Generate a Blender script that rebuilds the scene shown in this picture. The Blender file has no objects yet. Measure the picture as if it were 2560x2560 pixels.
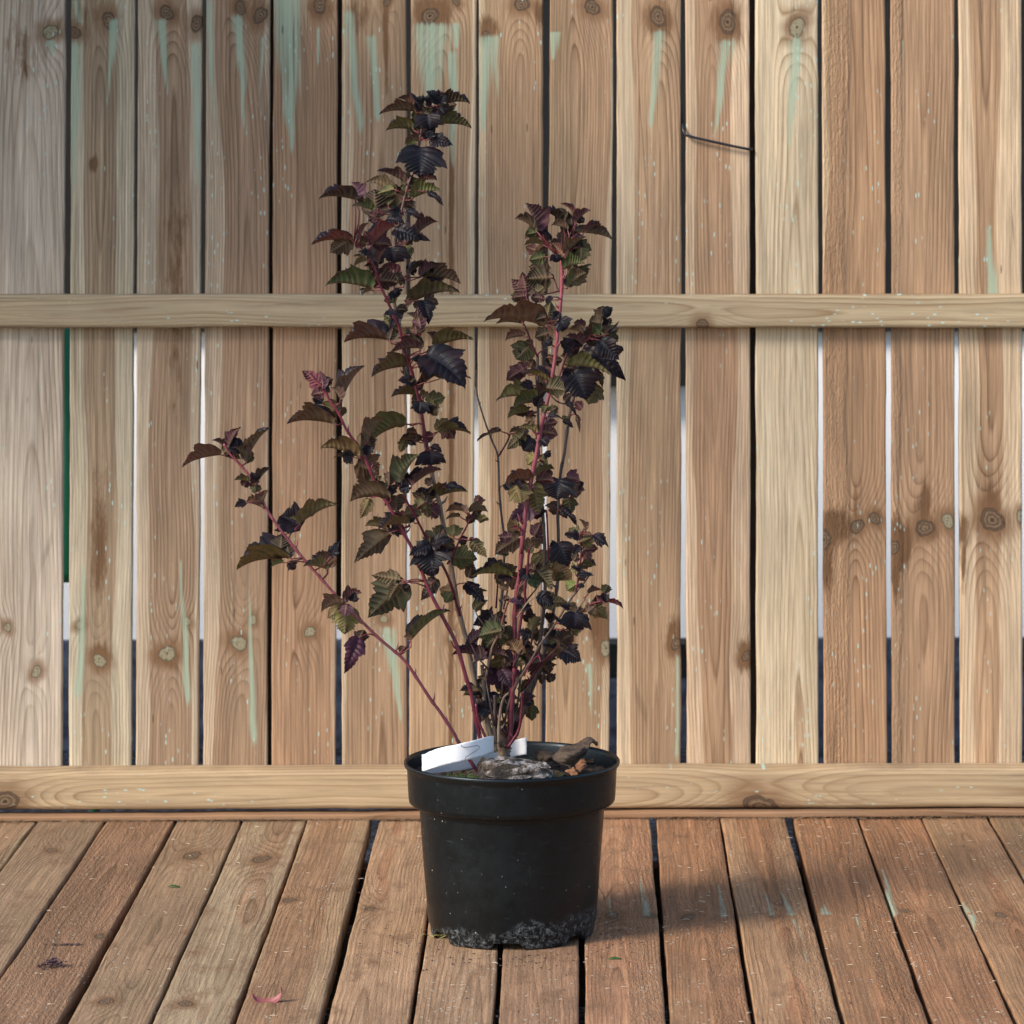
import bpy, math, random
import numpy as np
from mathutils import Vector, noise as mnoise
random.seed(7); RNG = np.random.RandomState(11)
scene = bpy.context.scene
COL = scene.collection

# ------------------------------------------------------------------ camera
F = 9240.0; PX, PY = 1664.0, 240.0          # focal length and principal point of the 2560 px photograph
TH = 0.0215; CAMH = 1.0107
fwd = Vector((math.sin(TH), math.cos(TH), 0)); rgt = Vector((math.cos(TH), -math.sin(TH), 0)); up = Vector((0, 0, 1))
CAM = -(fwd * 4.466 + rgt * ((1280 - PX) / F * 4.466)); CAM.z = CAMH
cd = bpy.data.cameras.new('camera'); cam = bpy.data.objects.new('camera', cd); COL.objects.link(cam)
cam.location = CAM; cam.rotation_euler = (math.radians(90), 0, -TH)
cd.sensor_width = 36; cd.lens = F / 2560 * 36; cd.shift_x = (1280 - PX) / 2560; cd.shift_y = -(1280 - PY) / 2560
cd.clip_end = 200; cd.clip_start = 0.05
cd.dof.use_dof = True; cd.dof.focus_distance = 4.47; cd.dof.aperture_fstop = 11
scene.camera = cam

# ------------------------------------------------------------------ world, sun
SUN_EL, SHAD_AZ = math.radians(33), math.radians(33)   # shadows run to +X and a little to +Y
world = bpy.data.worlds.new('World'); scene.world = world; world.use_nodes = True
wn = world.node_tree; bg = wn.nodes['Background']
sky = wn.nodes.new('ShaderNodeTexSky'); sky.sky_type = 'NISHITA'; sky.sun_disc = False
sky.sun_elevation = SUN_EL
sdir = Vector((-math.cos(SHAD_AZ) * math.cos(SUN_EL), -math.sin(SHAD_AZ) * math.cos(SUN_EL), math.sin(SUN_EL)))
sky.sun_rotation = math.atan2(sdir.x, sdir.y)
wn.links.new(sky.outputs[0], bg.inputs[0]); bg.inputs[1].default_value = 0.085
sl = bpy.data.lights.new('sun', 'SUN'); sl.energy = 1.5; sl.angle = math.radians(15); sl.color = (1.0, 0.89, 0.76)
so = bpy.data.objects.new('sun', sl); COL.objects.link(so)
so.rotation_euler = (-sdir).to_track_quat('-Z', 'Y').to_euler(); so.location = sdir * 10
scene.view_settings.view_transform = 'Standard'; scene.view_settings.look = 'None'
scene.view_settings.gamma = 1; scene.view_settings.use_curve_mapping = False
scene.view_settings.exposure = 1.50
scene.render.engine = 'CYCLES'

# ------------------------------------------------------------------ pixel helpers
def ray(x, y): return fwd + rgt * ((x - PX) / F) + up * ((PY - y) / F)
def onY(x, y, Y):
    d = ray(x, y); return CAM + d * ((Y - CAM.y) / d.y)
def onZ(x, y, Z=0.0):
    d = ray(x, y); return CAM + d * ((Z - CAM.z) / d.z)
def lerp(a, b, t): return a + (b - a) * t

# ------------------------------------------------------------------ object helpers
def tag(o, label=None, cat=None, group=None, kind=None):
    if label: o['label'] = label
    if cat: o['category'] = cat
    if group: o['group'] = group
    if kind: o['kind'] = kind
    return o
def empty(name, loc=(0, 0, 0)):
    o = bpy.data.objects.new(name, None); COL.objects.link(o); o.location = loc; o.empty_display_size = .05; return o
def mesh_obj(name, verts, faces, mat, parent=None, smooth=True, attrs=None):
    me = bpy.data.meshes.new(name)
    me.from_pydata([tuple(v) for v in verts] if not isinstance(verts, np.ndarray) else verts.tolist(), [], faces)
    if smooth: me.polygons.foreach_set('use_smooth', [True] * len(me.polygons))
    for k, a in (attrs or {}).items():
        at = me.attributes.new(k, 'FLOAT_VECTOR', 'POINT'); at.data.foreach_set('vector', np.asarray(a, dtype=np.float32).ravel())
    me.materials.append(mat); me.update()
    o = bpy.data.objects.new(name, me); COL.objects.link(o)
    if parent:
        o.parent = parent; o.matrix_parent_inverse = parent.matrix_basis.inverted() if parent.type == 'EMPTY' else o.matrix_parent_inverse
    return o
class MB:
    def __init__(s): s.v = []; s.f = []; s.a = {}
    def add(s, vs, fs, **at):
        b = len(s.v); s.v += [tuple(v) for v in vs]; s.f += [tuple(b + i for i in f) for f in fs]
        for k, a in at.items():
            s.a.setdefault(k, []); s.a[k] += [tuple(x) for x in (a if isinstance(a, list) else [a] * len(vs))]
    def tube(s, pts, rad, n=7, cap=True, **at):
        vs = []; fs = []; m = len(pts); prev = None
        cols = {k: [] for k in at}
        for i, p in enumerate(pts):
            p = Vector(p); t = (Vector(pts[min(i + 1, m - 1)]) - Vector(pts[max(i - 1, 0)]))
            t = t.normalized() if t.length > 1e-9 else Vector((0, 0, 1))
            if prev is None: a = t.orthogonal().normalized()
            else: a = (prev - t * prev.dot(t)).normalized()
            prev = a; b = t.cross(a); r = rad[i] if hasattr(rad, '__len__') else rad
            for k in range(n):
                an = 2 * math.pi * k / n; vs.append(p + (a * math.cos(an) + b * math.sin(an)) * r)
                for kk in at: cols[kk].append(at[kk][i] if isinstance(at[kk], list) else at[kk])
        for i in range(m - 1):
            for k in range(n):
                k2 = (k + 1) % n; fs.append((i * n + k, i * n + k2, (i + 1) * n + k2, (i + 1) * n + k))
        if cap: fs.append(tuple(range(n))[::-1]); fs.append(tuple((m - 1) * n + k for k in range(n)))
        s.add(vs, fs, **cols)
    def box(s, x0, x1, y0, y1, z0, z1):
        s.add([(x, y, z) for x in (x0, x1) for y in (y0, y1) for z in (z0, z1)],
              [(0, 1, 3, 2), (4, 6, 7, 5), (0, 4, 5, 1), (2, 3, 7, 6), (0, 2, 6, 4), (1, 5, 7, 3)])
    def build(s, name, mat, parent=None, smooth=True): return mesh_obj(name, s.v, s.f, mat, parent, smooth, s.a)

# ------------------------------------------------------------------ material helpers
class NT:
    def __init__(s, name):
        s.m = bpy.data.materials.new(name); s.m.use_nodes = True; s.t = s.m.node_tree
        s.b = s.t.nodes['Principled BSDF']; s.out = s.t.nodes['Material Output']
    def n(s, typ, **kw):
        nd = s.t.nodes.new(typ)
        for k, v in kw.items(): setattr(nd, k, v)
        return nd
    def L(s, a, b): s.t.links.new(a, b)
    def put(s, sock, v):
        if isinstance(v, bpy.types.NodeSocket): s.L(v, sock)
        elif isinstance(v, (tuple, list)) and len(v) == 3 and sock.type == 'RGBA': sock.default_value = (*v, 1)
        else: sock.default_value = v
    def math(s, op, a, b=0.0, c=None, clamp=False):
        nd = s.n('ShaderNodeMath', operation=op, use_clamp=clamp); s.put(nd.inputs[0], a); s.put(nd.inputs[1], b)
        if c is not None: s.put(nd.inputs[2], c)
        return nd.outputs[0]
    def mapr(s, v, a, b, c=0.0, d=1.0, smooth=True):
        nd = s.n('ShaderNodeMapRange', interpolation_type='SMOOTHSTEP' if smooth else 'LINEAR')
        for i, q in enumerate((v, a, b, c, d)): s.put(nd.inputs[i], q)
        return nd.outputs[0]
    def mix(s, f, a, b, mode='MIX'):
        nd = s.n('ShaderNodeMix', data_type='RGBA', blend_type=mode, clamp_factor=True)
        s.put(nd.inputs[0], f); s.put(nd.inputs[6], a); s.put(nd.inputs[7], b); return nd.outputs[2]
    def attr(s, name):
        nd = s.n('ShaderNodeAttribute', attribute_name=name); return nd.outputs['Vector']
    def sep(s, v):
        nd = s.n('ShaderNodeSeparateXYZ'); s.L(v, nd.inputs[0]); return nd.outputs
    def vmul(s, v, k):
        nd = s.n('ShaderNodeVectorMath', operation='MULTIPLY'); s.L(v, nd.inputs[0]); nd.inputs[1].default_value = k; return nd.outputs[0]
    def noise(s, v, scale, detail=2.0, rough=.5, dist=0.0):
        nd = s.n('ShaderNodeTexNoise'); s.L(v, nd.inputs['Vector']); nd.inputs['Scale'].default_value = scale
        nd.inputs['Detail'].default_value = detail; nd.inputs['Roughness'].default_value = rough; nd.inputs['Distortion'].default_value = dist
        return nd.outputs[0]
    def voro(s, v, scale, feat='F1'):
        nd = s.n('ShaderNodeTexVoronoi', feature=feat); s.L(v, nd.inputs['Vector']); nd.inputs['Scale'].default_value = scale
        return nd.outputs
    def ramp(s, v, stops):
        nd = s.n('ShaderNodeValToRGB'); s.L(v, nd.inputs[0]); cr = nd.color_ramp
        while len(cr.elements) < len(stops): cr.elements.new(.5)
        for e, (p, c) in zip(cr.elements, stops):
            e.position = p; e.color = (*c, 1) if isinstance(c, tuple) else (c, c, c, 1)
        return nd.outputs[0]
    def bump(s, h, dist, strength=1.0):
        nd = s.n('ShaderNodeBump'); s.L(h, nd.inputs['Height']); nd.inputs['Distance'].default_value = dist
        nd.inputs['Strength'].default_value = strength; s.L(nd.outputs[0], s.b.inputs['Normal'])
    def coord(s, which='Object'): return s.n('ShaderNodeTexCoord').outputs[which]

def wood_mat(name, sap, heart, sapline, heartline, speck=.5, spk_col=(.42, .66, .62), fibre=.20, blotch=.20,
             grime=0.0, spk_stretch=(230, 55, 1), bumpd=.0009, green=(.29, .38, .285)):
    M = NT(name); wc = M.attr('wc'); fl = M.sep(M.attr('fld')); kn = M.sep(M.attr('kn')); tint = M.attr('tint')
    gnoise = M.noise(M.vmul(wc, (60, 6, 1)), 1, 2)
    g = M.math('ADD', fl[0], M.math('MULTIPLY', gnoise, .35))
    fr = M.math('FRACT', g)
    ring = M.ramp(fr, [(0, .0), (.40, .10), (.74, .50), (.88, 1.0), (1.0, .05)])
    rstr = M.mapr(M.noise(M.vmul(wc, (25, 2.2, 1)), 1, 2), .3, .7, .4, 1.2)
    ring = M.math('MULTIPLY', ring, rstr)
    fib = M.noise(M.vmul(wc, (620, 14, 1)), 1, 4, .7)
    fib2 = M.noise(M.vmul(wc, (260, 5, 1)), 1, 3, .6)
    hn = M.math('ADD', fl[1], M.math('MULTIPLY', M.math('SUBTRACT', fib2, .5), .35))
    hmask = M.mapr(hn, .38, .62)
    fine = M.math('MULTIPLY', M.mapr(M.noise(M.vmul(wc, (420, 3.2, 1)), 1, 3, .6), .52, .66, 0, .55), M.mapr(M.noise(M.vmul(wc, (30, 2, 1)), 1, 2), .35, .6))
    ring = M.math('MAXIMUM', M.math('MULTIPLY', ring, .85), fine)
    base = M.mix(hmask, sap, heart); line = M.mix(hmask, sapline, heartline)
    c = M.mix(ring, base, line)
    # large blotches and fibres
    bl = M.mapr(M.noise(M.vmul(wc, (14, 3, 1)), 1, 3), .25, .75, 1 - blotch, 1 + blotch, False)
    fb = M.mapr(fib, .33, .67, 1 - fibre, 1 + fibre, False)
    fb2 = M.mapr(fib2, .33, .67, 1 - fibre * .9, 1 + fibre * .9, False)
    k = M.math('MULTIPLY', M.math('MULTIPLY', bl, fb), fb2)
    vm = M.n('ShaderNodeVectorMath', operation='SCALE'); M.L(c, vm.inputs[0]); M.L(k, vm.inputs[3]); c = vm.outputs[0]
    vt = M.n('ShaderNodeVectorMath', operation='MULTIPLY'); M.L(c, vt.inputs[0]); M.L(tint, vt.inputs[1]); c = vt.outputs[0]
    # faint olive wash of preservative in patches
    wash = M.mapr(M.noise(M.vmul(wc, (9, 1.6, 1.7)), 1, 3), .52, .75, 0, .30)
    c = M.mix(wash, c, M.mix(.5, c, (.27, .26, .15)))
    # resin and bark stains
    ax = M.sep(M.attr('aux'))[0]
    sn = M.math('ADD', ax, M.math('MULTIPLY', M.math('SUBTRACT', M.noise(M.vmul(wc, (120, 22, 1)), 1, 5, .7), .5), 2.0))
    c = M.mix(M.math('MULTIPLY', M.mapr(sn, .25, .9, 0, .9), M.mapr(ax, .05, .25)), c, M.mix(fib2, (.07, .032, .015), (.20, .10, .042)))
    # weathering: grey-brown dirt in the fibres
    wd_ = M.mapr(M.noise(M.vmul(wc, (90, 5, 1)), 1, 5, .75), .50, .72, 0, .38)
    c = M.mix(wd_, c, (.17, .12, .085))
    # knots
    halo = M.math('MULTIPLY', M.mapr(kn[0], -1.6, .0, 0, .8), M.mapr(fib2, .2, .7, .5, 1.1))
    c = M.mix(halo, c, (.19, .10, .048))
    kr = M.math('FRACT', M.math('ADD', M.math('MULTIPLY', kn[0], 3.3), M.math('MULTIPLY', fib2, .8)))
    kc = M.mix(M.mapr(kr, .1, .9), (.10, .058, .033), (.215, .145, .088))
    kc = M.mix(M.mapr(kn[1], .3, .7), kc, (.29, .255, .165))
    kc = M.mix(M.mapr(kn[0], .78, .92), kc, (.035, .022, .015))
    kc = M.mix(M.math('MULTIPLY', M.mapr(kn[0], .30, .08), .75), kc, (.06, .035, .022))
    kc = M.mix(M.mapr(M.noise(M.vmul(wc, (300, 300, 1)), 1, 4, .7), .50, .66, 0, .7), kc, (.06, .038, .025))
    c = M.mix(M.mapr(kn[0], -.02, .08), c, kc)
    # pale green streaks
    st = M.math('ADD', fl[2], M.math('MULTIPLY', M.math('SUBTRACT', fib2, .5), 1.9))
    c = M.mix(M.math('MULTIPLY', M.mapr(st, .20, .95, 0, .80), M.mapr(fl[2], .02, .2)), c, M.mix(fib, green, tuple(q * 1.35 for q in green)))
    # turquoise speckles
    v1 = M.voro(M.vmul(wc, spk_stretch), 1)
    sm = M.math('MULTIPLY', M.mapr(v1['Distance'], .26, .12), M.mapr(M.noise(M.vmul(wc, (28, 4, 1)), 1, 3), .56 - .06 * speck, .64 - .04 * speck))
    sm = M.math('MULTIPLY', sm, M.mapr(M.sep(v1['Color'])[0], .72 - .25 * speck, .80 - .25 * speck))
    c = M.mix(M.math('MULTIPLY', sm, .85), c, spk_col)
    # small dark flecks
    v2 = M.voro(M.vmul(wc, (70, 12, 1)), 1)
    fm = M.math('MULTIPLY', M.mapr(v2['Distance'], .10, .05), M.mapr(M.sep(v2['Color'])[1], .86, .88))
    c = M.mix(M.math('MULTIPLY', fm, .7), c, (.06, .04, .03))
    # cracks
    crk = M.voro(M.vmul(wc, (36, .9, 1)), 1, 'DISTANCE_TO_EDGE')['Distance']
    cm = M.math('MULTIPLY', M.mapr(crk, .012, .003), M.mapr(M.noise(M.vmul(wc, (10, 1.5, 1)), 1, 1), .56, .66))
    c = M.mix(M.math('MULTIPLY', cm, .65), c, (.05, .03, .02))
    if grime:
        kk_ = M.mapr(kn[0], -.5, 0, 1, 0); gr = M.math('MULTIPLY', kk_, M.mapr(M.noise(M.vmul(wc, (30, 14, 1)), 1, 5, .65), .50, .74, 0, grime))
        c = M.mix(gr, c, (.20, .115, .065))
        fz = M.noise(M.vmul(wc, (380, 130, 1)), 1, 5, .8)
        c = M.mix(M.mapr(fz, .54, .70, 0, .55), c, (.52, .37, .235))
        c = M.mix(M.mapr(fz, .46, .32, 0, .6), c, (.10, .055, .035))
    M.L(c, M.b.inputs['Base Color']); M.b.inputs['Roughness'].default_value = .72
    M.b.inputs['Specular IOR Level'].default_value = .25
    # relief: fibres, rings, and rough-sawn strips
    rn = M.noise(M.vmul(wc, (330, 95, 1)), 1, 3, .6, .6)
    saw = M.n('ShaderNodeTexWave', wave_type='BANDS', bands_direction='Y'); M.L(M.vmul(wc, (55, 130, 0)), saw.inputs[0])
    saw.inputs['Scale'].default_value = .9; saw.inputs['Distortion'].default_value = 1.5
    h = M.math('ADD', M.math('MULTIPLY', fib, .35), M.math('MULTIPLY', ring, -.18))
    h = M.math('ADD', h, M.math('MULTIPLY', fib2, .5))
    h = M.math('ADD', h, M.math('MULTIPLY', M.math('MULTIPLY', rn, kn[2]), 3.0))
    h = M.math('ADD', h, M.math('MULTIPLY', M.math('MULTIPLY', saw.outputs[1], .10), M.mapr(M.noise(M.vmul(wc, (25, 1, 1)), 1, 1), .5, .6)))
    if grime: h = M.math('ADD', h, M.math('MULTIPLY', M.noise(M.vmul(wc, (420, 160, 1)), 1, 3, .7), .8))
    M.bump(h, bumpd)
    return M.m

W_FENCE = wood_mat('fence_wood', (.54, .45, .335), (.385, .272, .180), (.28, .19, .11), (.155, .094, .056), speck=.8)
W_RAIL = wood_mat('rail_wood', (.45, .355, .235), (.36, .25, .16), (.24, .155, .085), (.20, .12, .065), speck=1.0,
                  spk_stretch=(190, 75, 1), fibre=.09, blotch=.12, bumpd=.0006)
W_DECK = wood_mat('deck_wood', (.39, .275, .175), (.35, .215, .13), (.20, .125, .07), (.15, .09, .05), speck=.8,
                  spk_col=(.52, .60, .52), spk_stretch=(150, 95, 1), fibre=.24, grime=.85, bumpd=.0012)

# ------------------------------------------------------------------ plank builder
def vnoise(x, seed):      # smooth 1-D noise on an array
    x = np.asarray(x) + seed * 17.31; i = np.floor(x).astype(int); f = x - i; f = f * f * (3 - 2 * f)
    h = lambda n: np.modf(np.abs(np.sin(n * 127.1 + seed * 3.7) * 43758.5453))[0]
    return (h(i) * (1 - f) + h(i + 1) * f) * 2 - 1
def plank(name, BL, BR, TL, TR, depth, mat, parent, seed, ring=(0, .02, .1, .0045), heartR=.03, knots=(), streaks=(),
          tint=(1, 1, 1), rough=None, du=.003, dv=.004, bev=.0018, kpale=(), warp=1.0, stains=(), kasp=1.15):
    """a board: front face BL-BR-TR-TL (u across, v along), extruded by the vector depth"""
    BL, BR, TL, TR, depth = map(lambda q: np.array(q, float), (BL, BR, TL, TR, depth))
    W = np.linalg.norm(BR - BL); Ln = np.linalg.norm(TL - BL)
    nu = max(6, int(W / du)); nv = max(4, int(Ln / dv))
    th = np.linalg.norm(depth); dn = depth / th
    prof = [(0, th), (0, th * .5), (0, bev), (bev * .3 / W, bev * .3)]
    prof += [(t, 0) for t in np.linspace(bev / W, 1 - bev / W, nu)]
    prof += [(1 - bev * .3 / W, bev * .3), (1, bev), (1, th * .5), (1, th)]
    pu = np.array([p[0] for p in prof]); pd = np.array([p[1] for p in prof]); m = len(prof)
    vv = np.linspace(0, 1, nv + 1)
    U, V = np.meshgrid(pu, vv)
    wl = vnoise(vv * Ln * 9, seed) * .0007 + vnoise(vv * Ln * 40, seed + 1) * .0003
    wr = vnoise(vv * Ln * 9, seed + 2) * .0007 + vnoise(vv * Ln * 40, seed + 3) * .0003
    Uu = U + ((1 - U) * wl[:, None] + U * wr[:, None]) / W * warp
    P = (BL * (1 - Uu)[..., None] + BR * Uu[..., None]) * (1 - V)[..., None] + (TL * (1 - Uu)[..., None] + TR * Uu[..., None]) * V[..., None]
    bow = vnoise(vv * Ln * 3, seed + 5) * .0008 * warp
    P = P + dn * (pd[None, :, None] + bow[:, None, None])
    u = (U - .5) * W; v = V * Ln
    uc, h0, sl_, sp = ring; sp *= .80
    ucv = uc + .006 * vnoise(v * 2.2, seed + 7) + .004 * vnoise(v * 5, seed + 8)
    hv = h0 + sl_ * (v - Ln / 2) + .008 * vnoise(v * 1.1, seed + 9) + .0012 * vnoise(v * 6, seed + 10)
    r = np.sqrt(hv ** 2 + (u - ucv) ** 2 + pd[None, :] * .02)
    kn0 = np.full_like(u, -3.0); kp = np.zeros_like(u)
    for q, (ku, kv, ka) in enumerate(knots):
        dx, dy = u - ku, v - kv
        r = r + 1.5 * ka * np.exp(-(dx ** 2 / (2 * (1.5 * ka) ** 2) + dy ** 2 / (2 * (3.2 * ka * kasp / 1.15) ** 2)))
        wob = 1 + .16 * np.sin(2 * np.arctan2(dy, dx) + 2.3 * q + seed) + .07 * np.sin(3 * np.arctan2(dy, dx) + q * 4 + seed) + .05 * np.sin(7 * np.arctan2(dy, dx) + 2 * q + seed * 2)
        d = 1 - np.sqrt(dx ** 2 + (dy / kasp) ** 2) / (ka * wob)
        kp = np.where(d > kn0, 1.0 if q in kpale else 0.0, kp); kn0 = np.maximum(kn0, d)
    g = r / sp
    hb = heartR + .006 * vnoise(v * 1.7, seed + 12) + .002 * vnoise(v * 9, seed + 13)
    heart = 1 / (1 + np.exp(np.clip((np.sqrt(hv ** 2 + (u - ucv) ** 2) - hb) / .0012, -30, 30)))
    sk = np.zeros_like(u)
    for q, (u0, v0, u1, v1, w0, w1) in enumerate(streaks):   # from the top (v0, half width w0) to the bottom (v1, w1)
        t = np.clip((v - v0) / (v1 - v0), -.2, 1.2)
        cx = u0 + (u1 - u0) * t + .0015 * vnoise(v * 25, seed + 20 + q); ww = np.maximum(w0 + (w1 - w0) * np.clip(t, 0, 1) ** .8, .0004)
        s_ = 1 - np.abs(u - cx) / (ww * 2.0)
        s_ = np.clip(s_, 0, 1) * np.clip((t + .04) / .06, 0, 1) * np.clip((1.06 - t) / .12, 0, 1)
        sk = np.maximum(sk, s_)
    rg = np.full_like(u, .0)
    if rough: rg = np.clip((rough[1] + .004 * vnoise(v * 12, seed + 31) - u) / .004, 0, 1) * np.clip((u - rough[0]) / .004, 0, 1)
    sn = np.zeros_like(u)
    for (su, sv, ru, rv, am) in stains: sn = np.maximum(sn, am * 1.35 * np.exp(-(((u - su) / ru) ** 2 + ((v - sv) / rv) ** 2)))
    wc = np.stack([u, v, np.full_like(u, seed * .37)], -1); wc[..., 0] += seed * 1.3; wc[..., 1] += seed * 2.1
    idx = np.arange((nv + 1) * m).reshape(nv + 1, m)
    quads = np.stack([idx[:-1, :-1], idx[:-1, 1:], idx[1:, 1:], idx[1:, :-1]], -1).reshape(-1, 4)
    # orientation: outward normal must oppose depth
    nrm = np.cross(BR - BL, TL - BL)
    if np.dot(nrm, dn) > 0: quads = quads[:, ::-1]
    faces = quads.tolist() + [idx[0].tolist(), idx[-1][::-1].tolist()]
    A = dict(aux=np.stack([sn, sn * 0, sn * 0], -1).reshape(-1, 3), wc=wc.reshape(-1, 3), fld=np.stack([g, heart, sk], -1).reshape(-1, 3), kn=np.stack([kn0, kp, rg], -1).reshape(-1, 3),
             tint=np.tile(np.array(tint, float), (u.size, 1)))
    return mesh_obj(name, P.reshape(-1, 3), faces, mat, parent, True, A)

# ================================================================== SETTING
YS = onZ(1280, 2050, 0).y            # front of the kerb strip under the fence
YR = YS + .012                       # front of the rails
YB = YR + .045                       # front of the fence boards
PXM = F / (YB - CAM.y)               # photo pixels per metre at the boards

def noise_mat(name, c1, c2, scale, rough=.9, bd=0.0, detail=6, coord='Object'):
    M = NT(name); co = M.coord(coord); n = M.noise(co, scale, detail, .65)
    M.L(M.mix(M.mapr(n, .3, .7), c1, c2), M.b.inputs['Base Color']); M.b.inputs['Roughness'].default_value = rough
    if bd: M.bump(n, bd)
    return M.m
def gravel_mat():
    M = NT('dark_gravel'); v = M.voro(M.coord(), 55)
    c = M.mix(M.sep(v['Color'])[0], (.022, .028, .042), (.11, .13, .18)); c = M.mix(M.mapr(v['Distance'], .3, .6), c, (.010, .012, .018))
    M.L(c, M.b.inputs['Base Color']); M.b.inputs['Roughness'].default_value = .8
    M.bump(M.math('SUBTRACT', 1.0, v['Distance']), .012); return M.m
b = MB(); n_ = 40
b.add([(-30, -30, -.17), (30, -30, -.17), (30, 60, -.17), (-30, 60, -.17)], [(0, 1, 2, 3)])
tag(b.build('ground', gravel_mat(), smooth=False), kind='structure')

# ---- deck
deck = empty('deck', (0, 0, 0)); tag(deck, kind='structure')
DG = [(-92, -86, -510, -500), (80, 88, -296, -284), (252, 259, -84, -73), (428, 437, 143, 168), (596, 602, 369, 380), (759, 765, 575, 590),
      (922, 945, 794, 817), (1104, 1110, 1019, 1033), (1268, 1277, 1231, 1246), (1449, 1461, 1446, 1464), (1625, 1642, 1665, 1676),
      (1801, 1805, 1878, 1892), (1967, 1989, 2100, 2113), (2149, 2155, 2321, 2337), (2312, 2316, 2537, 2549), (2479, 2487, 2765, 2776), (2652, 2660, 2990, 3000)]
deck_t = {0: (.95, .98, .95), 1: (.92, 1, 1), 2: (.86, .80, .76), 3: (.98, 1.04, 1.02), 4: (.98, 1.02, 1.0), 5: (1.05, 1.0, .92), 6: (1.12, 1.0, .92),
          7: (1.04, .94, .88), 8: (1.02, .95, .92), 9: (1.12, .96, .88), 10: (1.0, .84, .72), 11: (.98, .82, .70), 12: (.98, .80, .66), 13: (.98, .80, .66), 14: (.94, .76, .62), 15: (.9, .76, .64)}
deck_k = {1: [(130, 2128, .007)], 3: [(479, 2138, .011), (266, 2502, .0075)], 4: [(653, 2146, .011), (466, 2507, .0075)],
          5: [(720, 2253, .0075)], 6: [(926, 2267, .0065)], 9: [(1530, 2290, .008), (1625, 2291, .006)], 10: [(1720, 2292, .008)], 11: [(1936, 2293, .006)],
          13: [(2265, 2275, .005)], 14: [(2500, 2286, .0065)], 2: [(250, 2340, .006)]}
def deck_line(xt, xb, y): return xt + (xb - xt) * ((1 / (y - PY)) - 1 / (2065 - PY)) / (1 / (2560 - PY) - 1 / (2065 - PY)) if False else xt + (xb - xt) * (y - 2065) / 495.0
YBACK = YS + .035
for i in range(len(DG) - 1):
    xl_t, xl_b = DG[i][1], DG[i][3]; xr_t, xr_b = DG[i + 1][0], DG[i + 1][2]
    def gp(xt, xb, yv): return onZ(deck_line(xt, xb, yv), yv, 0)
    def at_Y(xt, xb, Y):
        a = gp(xt, xb, 2065); c_ = gp(xt, xb, 2560); t = (Y - a.y) / (c_.y - a.y); p = a.lerp(c_, t); p.z = 0; return p
    yf = onZ(1280, 3000, 0).y
    BL, BR = at_Y(xl_t, xl_b, yf), at_Y(xr_t, xr_b, yf); TL, TR = at_Y(xl_t, xl_b, YBACK), at_Y(xr_t, xr_b, YBACK)
    W = (BR - BL).length; mid0, mid1 = (BL + BR) / 2, (TL + TR) / 2; Ln = (TL - BL).length
    def uv(x, y, z=0):
        p = onZ(x, y, 0); t = (p.y - mid0.y) / (mid1.y - mid0.y); c_ = mid0.lerp(mid1, t); return (p.x - c_.x), t * Ln
    ks = [(*uv(kx, ky), ka) for kx, ky, ka in deck_k.get(i, [])]
    sts = []
    for kx, ky, dy, w in {9: [(1610, 2290, -110, .004), (1530, 2290, -60, .003)], 10: [(1810, 2292, -90, .004)], 11: [(1975, 2290, -70, .005), (1930, 2290, -60, .003), (1985, 2300, 120, .002)],
                       12: [(2060, 2285, -30, .006), (2140, 2290, 50, .003)], 13: [(2235, 2285, -120, .009), (2190, 2200, -50, .004)], 14: [(2400, 2280, -35, .014), (2420, 2285, 60, .006)],
                       15: [(2550, 2215, -50, .014)], 7: [(1090, 2250, -60, .006)]}.get(i, []):
        a_, b_ = uv(kx, ky), uv(kx + (dy * .15 if i < 11 else -dy * .0 + dy * .28), ky + dy); sts.append((a_[0], a_[1], b_[0], b_[1], w, .0004))
    rs = random.Random(i * 5 + 1)
    dz = Vector((0, 0, rs.uniform(-.0015, .0015)))
    plank('deck_board', BL + dz, BR + dz, TL + dz, TR + dz, (0, 0, -.026), W_DECK, deck, 40 + i,
          ring=(rs.uniform(-.02, .02), rs.uniform(.012, .035), rs.uniform(-.02, .02), rs.uniform(.0045, .006)), heartR=rs.choice([.02, .035, .06]),
          knots=[(a_, b_, c_ * 1.15) for a_, b_, c_ in ks], kasp=1.9, streaks=sts, tint=deck_t.get(i, (1, 1, 1)), rough=(.0, .05) if i in (9, 10, 11, 12) else ((-.05, .05) if i == 2 else None), dv=.004)
M = noise_mat('joist_wood', (.05, .035, .025), (.12, .08, .05), 40)
for yj in (-.42, .12, .50):
    j = MB(); j.box(-1.6, 1.6, yj, yj + .045, -.12, -.0275); j.build('joist', M, deck, False)

# ---- fence
fence = empty('fence', (0, YB, 0)); fence.location = (0, YB, 0); bpy.context.view_layer.update()
tag(fence, 'vertical board fence of greenish brown treated timber with two long rails, behind the potted shrub', 'fence')
G = [(-14, -6, -22, -12), (165, 176, 153.6, 170.5), (337.4, 343.6, 329.4, 337), (506.6, 513.2, 496.8, 506.6), (676, 683, 668.6, 677.5), (845.8, 853.3, 839, 853),
     (1017, 1027, 1018, 1021), (1191.4, 1196.5, 1183.5, 1191.5), (1359.7, 1373, 1355.5, 1362), (1534.6, 1541, 1523.4, 1541), (1703.6, 1712.5, 1703.6, 1716),
     (1875, 1887, 1878, 1890), (2047, 2054, 2047, 2059), (2214, 2226.6, 2218.6, 2229), (2386.8, 2395.3, 2388.6, 2399), (2554.7, 2562, 2558, 2567), (2726, 2735, 2730, 2738)]
YTOP, YBOT = -60, 1990
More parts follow.
